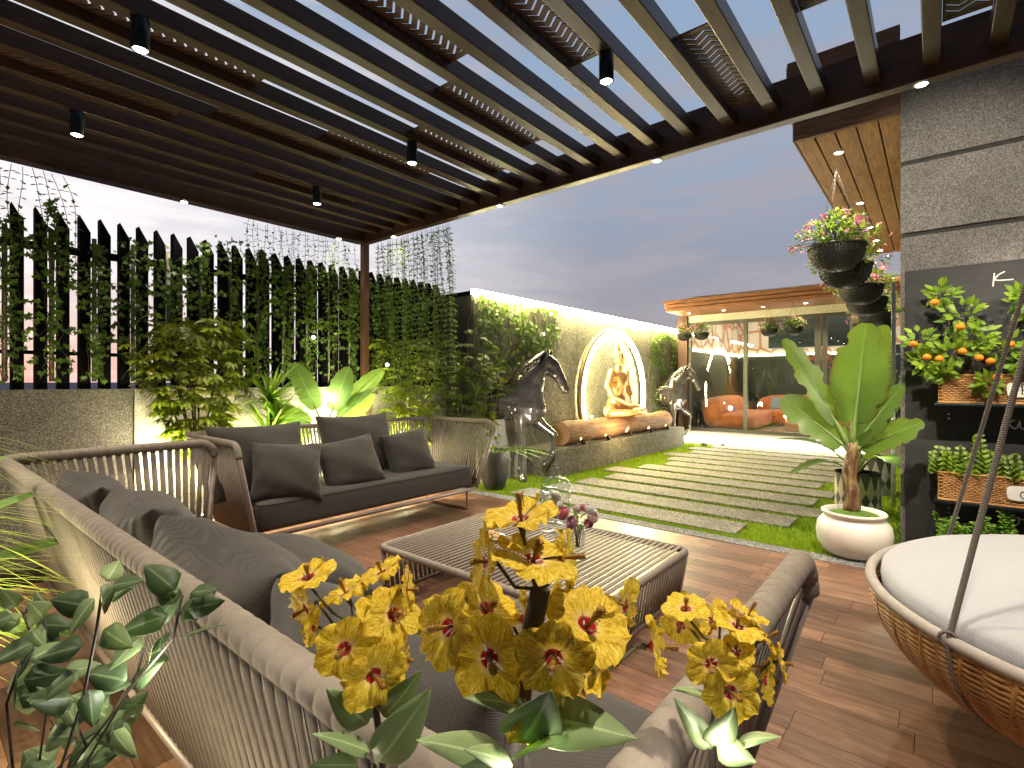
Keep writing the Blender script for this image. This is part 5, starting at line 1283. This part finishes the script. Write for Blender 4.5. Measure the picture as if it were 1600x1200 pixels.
names = ['large black flower basket nearest the pergola', 'second black flower basket from the pergola, hidden low behind the first', 'third black flower basket from the pergola', 'fourth black flower basket from the pergola', 'fifth black flower basket from the pergola, against the pavilion glass', 'sixth black flower basket from the pergola, smallest by the metal post']
for i, (y, z) in enumerate([(6.0, 2.74), (6.65, 2.66), (8.2, 2.66), (8.9, 2.58), (10.4, 2.56), (10.95, 2.48)]):
    src = (ba, bb)[i % 2]; o = src if i < 2 else copy_tree(src)
    o.location = (-.765, y, z); o.rotation_euler = (0, 0, i*1.1); o['label'] = names[i]; o['group'] = 'flower baskets hanging from the canopy roof'
names = ['black flower basket hanging at the left end of the pavilion eave', 'black flower basket second from the left under the pavilion eave', 'black flower basket in the middle under the pavilion eave', 'black flower basket just right of the middle under the pavilion eave', 'black flower basket under the pavilion eave behind the banana leaf tip']
for i, x in enumerate((-4.30, -3.92, -2.57, -2.13, -1.02)):
    o = copy_tree((ba, bb)[i % 2]); o.location = (x, 11.2, 2.45); o.scale = (.62,)*3; o.rotation_euler = (0, 0, i*1.7); o['label'] = names[i]; o['group'] = 'flower baskets under the pavilion eave'
# dried red twigs inside
b = MB(); rr = random.Random(5)
for i in range(240): b.ball((-2.2+rr.gauss(0, .28), 14.9+rr.gauss(0, .1), 2.0+rr.gauss(0, .12)), .016, 5, 4)
for i in range(12): b.sweep([(-2.2, 14.9, 2.2), (-2.2+rr.gauss(0, .3), 14.9, 1.9+rr.gauss(0, .1))], .005, 4)
b.sweep([(-2.2, 14.9, 2.24), (-2.2, 14.9, 2.1)], .008, 5)
one('berry_garland', b, simple('red berries', (.42, .09, .03), .6), 'hanging garland of rust red berries behind the pavilion glass', 'garland')

# ================================================================ FOREGROUND PLANTS
pet = Mt('yellow hibiscus petal'); uvn = pet.n('ShaderNodeTexCoord').outputs['UV']; sp = pet.n('ShaderNodeSeparateXYZ'); pet.l(uvn, sp.inputs[0])
ang = sp.outputs[0]; rad = sp.outputs[1]
cmb = pet.n('ShaderNodeCombineXYZ'); pet.l(pet.math('MULTIPLY', ang, 26.), cmb.inputs[0]); pet.l(pet.math('MULTIPLY', rad, 1.3), cmb.inputs[1])
vn = pet.noise(cmb.outputs[0], 4, 5, .7, .3)
ob = pet.noise(pet.coord(), 30, 3)
yel = pet.ramp(vn, [(.32, (.36, .21, .003)), (.48, (.66, .47, .010)), (.66, (.90, .78, .20))])
core = pet.math('ADD', rad, pet.math('MULTIPLY', pet.math('SUBTRACT', vn, .5), .16))
cc = pet.mix(pet.ramp(core, [(.20, 1.), (.25, .0)]), yel, (.42, .008, .012))
cc2 = pet.mix(pet.ramp(core, [(.24, .7), (.40, 0.)]), cc, (.90, .72, .30)); cc3 = pet.mix(pet.ramp(core, [(.20, 0.), (.235, 1.)]), (.42, .008, .012), cc2)
oi = pet.n('ShaderNodeObjectInfo').outputs['Random']; cc3 = pet.mix(pet.ramp(oi, [(0, 0.), (1, .5)]), cc3, pet.mix(1.0, cc3, (1.0, .86, .55), 'MULTIPLY')); pet.set(cc3, .55, 0, .3); pet.bump(vn, .45, .003); pet.translucent(.30, cc3); m_pet = pet.m
m_pis = simple('orange brown pistil', (.26, .12, .008), .6, 0, .3, 200)
def flower_proto(seed, cup):
    rr = random.Random(seed); b = MB(); NP = 5
    for p_ in range(NP):
        a0_ = 2*PI*p_/NP+rr.uniform(-.08, .08); ni, nj = 8, 10; vs = []; uv = []; tw = rr.uniform(-.25, .25); lift = rr.uniform(-.12, .12); ph = rr.uniform(0, 6)
        for j in range(nj+1):
            q = j/nj
            hw = (.42+.52*math.sin(min(1, q*1.3)*PI*.5))*(1 if q < .78 else 1-.42*((q-.78)/.22)**2)*.86
            for i in range(ni+1):
                u = -1+2*i/ni; an = a0_+u*hw*(.95 if q > .1 else .8); r = q*(1-.10*u*u*(q > .5))
                ruf = .075*q*q*math.sin(u*7+ph)+.05*q*q*math.sin(u*13+ph*2+q*4)
                z = cup*(q**.7)*(1-.62*q)+ruf+lift*q*q+tw*u*q*.35
                vs.append((r*math.cos(an), r*math.sin(an), z)); uv.append((p_/NP+u*.09+.1, q))
        b.add(vs, [(j*(ni+1)+i, j*(ni+1)+i+1, (j+1)*(ni+1)+i+1, (j+1)*(ni+1)+i) for j in range(nj) for i in range(ni)], True, uv)
    f = b.build('flower', m_pet)
    b = MB(); b.sweep([(0, 0, .0), (.02, .01, .3), (.05, .02, .55), (.07, .02, .72)], [.045, .05, .07, .085], 9)
    for i in range(40): a = i*2.4; z = .40+.0085*i; b.ball((.065+.10*math.cos(a), .02+.10*math.sin(a), z), .017, 6, 5)
    b.build('pistil', m_pis, f, local=True)
    b = MB(); b.lathe([(.03, -.30), (.06, -.22), (.09, -.08), (.12, .02)], 12); b.build('calyx', m_stem, f, local=True)
    return f
fprot = [flower_proto(1, .55), flower_proto(2, .75), flower_proto(3, .42)]; used = set()
def hib(lb, foot, flowers, leaves, stem_px, depth, stem_r, ks=1.0, big_leaf=m_foreb):
    depth *= ks; flowers = [(a, b_, d*ks, *r) for a, b_, d, *r in flowers]; leaves = [(a, b_, d*ks, *r) for a, b_, d, *r in leaves]
    """flowers: (px, py, depth, diameter px, facing vector in eye space right/up/towards)"""
    t = thing('hibiscus_plant', lb, 'flowering plant', (foot[0], foot[1], 0), 0, 'yellow hibiscus plants in the foreground'); org = Vector((foot[0], foot[1], 0))
    s_, c_ = math.sin(YAW), math.cos(YAW); ri = Vector((c_, s_, 0)); fo = Vector((-s_, c_, 0)); up = Vector((0, 0, 1))
    sp_ = [at(x, y, depth) for x, y in stem_px]; st = MB(); st.sweep(resample([(foot[0], foot[1], 0)]+sp_, .04), stem_r, 8); st.build('stem', m_dstem, t)
    thin = MB(); top = sp_
    for i, (px, py, d, dia, fr_, fu, ft) in enumerate(flowers):
        p = at(px, py, d); r = dia/2/800*d; n = (ri*fr_*1.5+up*fu*1.15-fo*(ft-.42)).normalized()
        near = min(sp_, key=lambda q: (q-p).length+(.1 if q.z > p.z else 0)); thin.sweep([near, (near+p)/2+Vector((0, 0, -.01)), p-n*r*.28], .0016, 6)
        k = i % 3; src = fprot[k]
        if k not in used: o = src; used.add(k)
        else:
            o = link(src.copy())
            for ch in src.children: c2 = link(ch.copy()); c2.parent = o
        o.parent = t; o.location = p-org; rv = random.Random(i*7+int(px)); o.scale = (r*rv.uniform(1.06, 1.28), r*rv.uniform(1.02, 1.22), r*rv.uniform(.7, 1.75))
        q = n.to_track_quat('Z', 'Y'); o.rotation_mode = 'QUATERNION'; o.rotation_quaternion = q @ Vector((0, 0, 1)).rotation_difference(Vector((0, 0, 1))) @ Matrix.Rotation(i*1.9, 3, 'Z').to_quaternion()
    thin.build('flower_stalk', m_stem, t)
    for (px, py, d, qx, qy, wpx, nr_, nu_, nt_) in leaves:
        p = at(px, py, d); e = at(qx, qy, d-.03); n = (ri*nr_+up*nu_-fo*nt_).normalized(); b = MB()
        b.leaf(p, e-p, n, (e-p).length*1.04, wpx/800*d, .12, 8, .05, prof=lambda q: math.sin(PI*min(1, q**.62*.985+.015))**.85*(1-.1*q)); b.build('leaf', big_leaf, t, solid=.0006)
    return t
F = (0, .25, 1)
hib('tall yellow hibiscus with a thick dark stem, in the middle foreground', (-.20, .20), [
    (815, 822, .48, 112, -.1, .85, .5), (868, 872, .50, 84, .7, .1, .7), (832, 880, .46, 130, .15, .8, .55), (765, 878, .47, 92, -.6, .2, .8),
    (712, 978, .46, 104, -.3, .15, 1), (758, 955, .49, 100, .3, .5, .7), (764, 1025, .45, 118, .05, .05, 1), (808, 968, .50, 80, .8, .1, .5),
    (868, 958, .50, 84, -.8, .3, .5), (912, 985, .46, 122, .2, .6, .8), (868, 1018, .43, 112, -.1, .0, 1), (935, 1030, .47, 100, .5, -.1, .8), (902, 1052, .47, 88, .1, -.3, 1),
    (826, 1108, .44, 86, .2, -.2, .9), (985, 950, .52, 84, -.8, .4, .5), (1008, 1010, .50, 88, .8, .1, .6)],
    [(835, 1120, .44, 985, 1140, 92, 0, 1, .45), (830, 1110, .45, 738, 1078, 50, 0, 1, .3), (815, 1160, .43, 860, 1098, 100, .2, .3, 1), (790, 1190, .42, 668, 1148, 62, 0, .9, .5), (800, 1195, .42, 740, 1165, 40, 0, .8, .5), (812, 1175, .43, 858, 1150, 60, 0, 1, .2)],
    [(795, 1200), (812, 1110), (826, 1010), (845, 920)], .47, .0085, .90)
hib('yellow hibiscus plant in the left foreground against the sofa back', (-.42, .22), [
    (483, 908, .72, 78, -.1, .75, .6), (487, 945, .74, 66, -.3, -.2, 1), (540, 1012, .66, 88, .0, .1, 1), (588, 975, .70, 84, .4, .5, .6), (545, 938, .73, 66, -.3, .8, .5), (612, 962, .70, 80, .3, .3, .8),
    (580, 1050, .66, 92, .3, -.05, 1), (600, 902, .74, 66, -.3, .8, .5), (632, 922, .72, 62, .85, .1, .4), (495, 980, .72, 50, -.9, 0, .4), (585, 1090, .68, 70, .2, -.4, .9), (618, 1030, .69, 66, .7, 0, .6), (548, 1085, .69, 50, -.8, -.1, .4)],
    [(575, 1130, .66, 515, 1085, 50, 0, .5, .9), (592, 1190, .64, 665, 1095, 70, .2, .3, 1), (600, 1120, .68, 652, 1062, 48, .3, .3, 1), (578, 1175, .64, 500, 1140, 34, 0, .9, .4), (560, 1195, .64, 490, 1195, 34, 0, .6, .7)],
    [(600, 1200), (590, 1120), (570, 1040), (560, 980)], .68, .004, .78)
hib('yellow hibiscus plant in the right foreground before the sofa arm', (-.15, .50), [
    (1072, 956, .72, 62, -.1, .75, .6), (1065, 972, .74, 58, -.2, -.2, 1), (1110, 1035, .66, 68, -.1, .1, 1), (1138, 1078, .66, 82, .0, .1, 1), (1150, 985, .70, 72, .1, .7, .6), (1118, 972, .73, 60, -.6, .6, .4), (1165, 968, .72, 56, .3, .7, .4),
    (1152, 1022, .68, 54, -.2, .6, .8), (1190, 1000, .70, 54, .6, .5, .5), (1212, 1034, .68, 50, .7, .1, .8), (1188, 1062, .68, 60, .8, -.1, .7), (1168, 1040, .70, 54, .5, .1, .8)],
    [(1112, 1170, .66, 1063, 1105, 38, -.2, .4, 1), (1112, 1165, .65, 1150, 1118, 50, .1, .5, .9), (1150, 1162, .65, 1210, 1143, 34, 0, 1, .3), (1120, 1165, .65, 1176, 1188, 44, 0, .6, .9), (1110, 1090, .70, 1058, 1068, 24, 0, 1, .3)],
    [(1112, 1200), (1114, 1160), (1120, 1080), (1130, 1010)], .68, .004, .82)
# rounded leaf shrub, lower left
t = thing('leafy_bush', 'bush of rounded matte green leaves at the lower left, against the sofa back', 'bush', (-.60, .05, 0)); rr = random.Random(31)
st = MB(); lf = MB(); lf2 = MB()
s_, c_ = math.sin(YAW), math.cos(YAW); ri = Vector((c_, s_, 0)); fo = Vector((-s_, c_, 0)); up = Vector((0, 0, 1))
branches = [[(95, 1200), (130, 1090), (150, 990), (160, 920)], [(110, 1200), (180, 1110), (215, 1050), (240, 960)], [(60, 1200), (80, 1060), (70, 970)], [(130, 1200), (200, 1080), (270, 1000), (285, 930)], [(20, 1200), (10, 1100), (30, 1040)], [(150, 1200), (110, 1110), (60, 1020), (35, 955)], [(90, 1200), (140, 1150), (180, 1130)]]
for br in branches:
    d = rr.uniform(.62, .8); pts = [at(x, y, d) for x, y in br]; rs = resample(pts, .022); st.sweep([(-.60, .05, 0), (-.62, .08, .5)]+pts, .0017, 6)
    n = len(rs)
    for i, p in enumerate(rs):
        u = i/n
        if rr.random() < .12: continue
        for k in range(1 if u < .8 else 3):
            dv = (ri*rr.gauss(0, 1)+up*rr.gauss(.1, .7)-fo*rr.gauss(0, .6)).normalized(); n_ = (ri*rr.gauss(0, .4)+up*rr.uniform(.0, 1)-fo*rr.uniform(.2, 1)).normalized()
            ln = rr.uniform(.036, .056); q = p+dv*.012
            (lf if rr.random() < .68 else lf2).leaf(q, dv, n_, ln, ln*.66, .15, 6, .05, prof=lambda w: math.sin(PI*min(1, w**.58*.985+.015))**.8)
st.build('stem', m_dstem, t); lf.build('leaves', m_fore, t, solid=.0005); lf2.build('pale_leaves', m_foreb, t, solid=.0005)
# left edge: arching grass and broad leaved plant
t = thing('arching_grass', 'arching fine bladed yellow green grass at the left edge', 'ornamental grass', (-2.55, -.22, 0)); lf = MB(); rr = random.Random(12)
for (zc, n) in ((1.34, 46), (1.06, 90), (.84, 80)):
    for i in range(n):
        a = rr.uniform(-.9, 1.1)+.6; el = rr.uniform(.05, .6); d = Vector((math.cos(a)*math.cos(el)*.6, math.sin(a)*math.cos(el)+.25, math.sin(el))).normalized(); p = Vector((-2.52+rr.gauss(0, .06), -.16+rr.gauss(0, .04), zc-.12+rr.gauss(0, .03)))
        lf.leaf(p, d, (0, 0, 1), rr.uniform(.34, .60), .008, rr.uniform(.35, .7), 8, .1, prof=lambda q: (1-q)**.5)
lf.build('blades', leafmat('grass blade', (.26, .34, .04), (.55, .56, .12), plain=True), t); b = MB()
for i in range(10): b.sweep([(-2.55+rr.gauss(0, .03), -.22, 0), (-2.52+rr.gauss(0, .05), -.17, 1.15)], .004, 5)
b.build('stem', m_stem, t)
broad('broad_leaved_plant', 'large glossy leaved plant at the left edge beside the sofa corner', (-3.1, -.22, .3), [(60, 62, .35, .62, .26, .25), (75, 40, .25, .60, .26, .35), (40, 30, .3, .5, .24, .5), (95, 58, .3, .55, .24, .5), (70, 12, .3, .45, .24, .4)], m_bird, .012)
# garden spots in the bed and foreground
proto = thing('garden_spotlight', 'x', 'spotlight', (0, 0, 0), group='garden spotlights in the planting bed')
b = MB(); b.sweep([(0, 0, 0), (0, 0, .08)], .006, 6); b.lathe([(.02, .06), (.032, .065), (.036, .13), (.03, .13), (.028, .12), (.001, .12)], 18, cap=False); b.build('housing', m_can, proto)
b = MB(); b.lathe([(.001, .124), (.029, .124)], 16, cap=False); b.build('lens', m_lamp, proto)
for i, (x, y, z, lb, w) in enumerate([(-4.98, 1.72, .10, 'spotlight buried under the large left shrub', 34), (-4.98, 2.55, .10, 'spotlight under the spiky plant', 22), (-4.97, 3.12, .10, 'spotlight under the broad leaved plant', 30), (-4.95, 4.02, .10, 'spotlight under the bright yellow green shrub', 38)]):
    o = proto if i == 0 else copy_tree(proto); o.location = (x, y, z); o['label'] = 'small black '+lb+' behind the fence sofa'
    bulb((x-.04, y, z+.42), w*1.6, (1, .86, .50), .05)
bulb((-5.0, 3.02, 1.22), 6, (1, .95, .8), .03)

# lamps low among the foreground plants and garden bulbs
bulb(at(842, 1196, .37), .55, (1, .93, .80), .02)
bulb(at(1128, 1168, .52), .45, (1, .93, .80), .02)
bulb(at(236, 1045, .66), .7, (1, .94, .82), .02)
bulb((-2.3, .05, .55), 30, (1, .88, .55), .05); bulb((-3.3, -.35, 1.0), 22, (1, .9, .6), .05)  # the second bulb is added, unseen, to brighten the left edge grass
bulb((-.95, .12, .35), 10, (1, .9, .62), .05)
proto = None
for i, (px, py, x_, lb) in enumerate([(490, 527, -5.40, 'tiny glowing bulb among the ivy above the broad leaved plant'), (925, 651, -4.86, 'tiny glowing bulb on the wall left of the light ring'), (862, 490, -4.86, 'tiny glowing bulb in the wall creeper, right one of two'), (849, 522, -4.86, 'tiny glowing bulb in the wall creeper, lower one of two'), (605, 570, -4.80, 'tiny glowing bulb in the bright shrub by the post')]):
    d = cray(px, py); p = Vector((0, 0, EYE))+d*(x_/d.x)
    if proto is None:
        proto = thing('garden_bulb', 'x', 'bulb', (0, 0, 0), group='tiny bulbs in the greenery'); b = MB(); b.ball((0, 0, 0), .018, 10, 8); b.build('globe', m_lamp, proto); b = MB(); b.lathe([(.008, .014), (.010, .034), (.001, .036)], 10); b.build('socket', m_can, proto); o = proto
    else: o = copy_tree(proto)
    o.location = p; o['label'] = lb

# uplights in the bed wash the shrubs, the ivy and the pale wall
for x_, y_, z_, ty, w_ in ((-4.93, 1.52, .55, 1.75, 60), (-4.93, 2.3, .75, 2.45, 90), (-4.93, 3.35, .75, 3.4, 110), (-4.93, 4.0, .6, 4.15, 110)):
    spot((x_, y_, z_), (-5.42, ty, 1.75), w_, 120, .8, (1, .93, .48), .04)
bulb((-5.25, 3.55, .8), 20, (1, .9, .6), .04); bulb((-5.25, 2.75, .7), 16, (1, .9, .6), .04); bulb((-5.25, 1.5, .7), 12, (1, .88, .58), .04)  # extra bulbs added to brighten the pale wall, no fittings
bulb((-2.75, -.35, 1.15), 9, (1, .95, .7), .04)  # unseen bulb added outside the bed, brightens the left edge grass
m_peb = simple('dark garden stone', (.12, .10, .08), .8, 0, .4, 20, .5, .01)
for i, (x_, y_, r_, lb) in enumerate(((-3.86, 11.2, .07, 'larger dark round stone on the lawn near the pavilion light strip'), (-3.55, 11.45, .05, 'smaller dark round stone on the lawn near the pavilion light strip'))):
    b = MB(); b.superell((x_, y_, r_*.6), (r_, r_*.8, r_*.7), .9, .9, 20, 12, dz=lambda p: p*(1+.15*noise.noise(p*20))); one('garden_stone', b, m_peb, lb, 'stone')
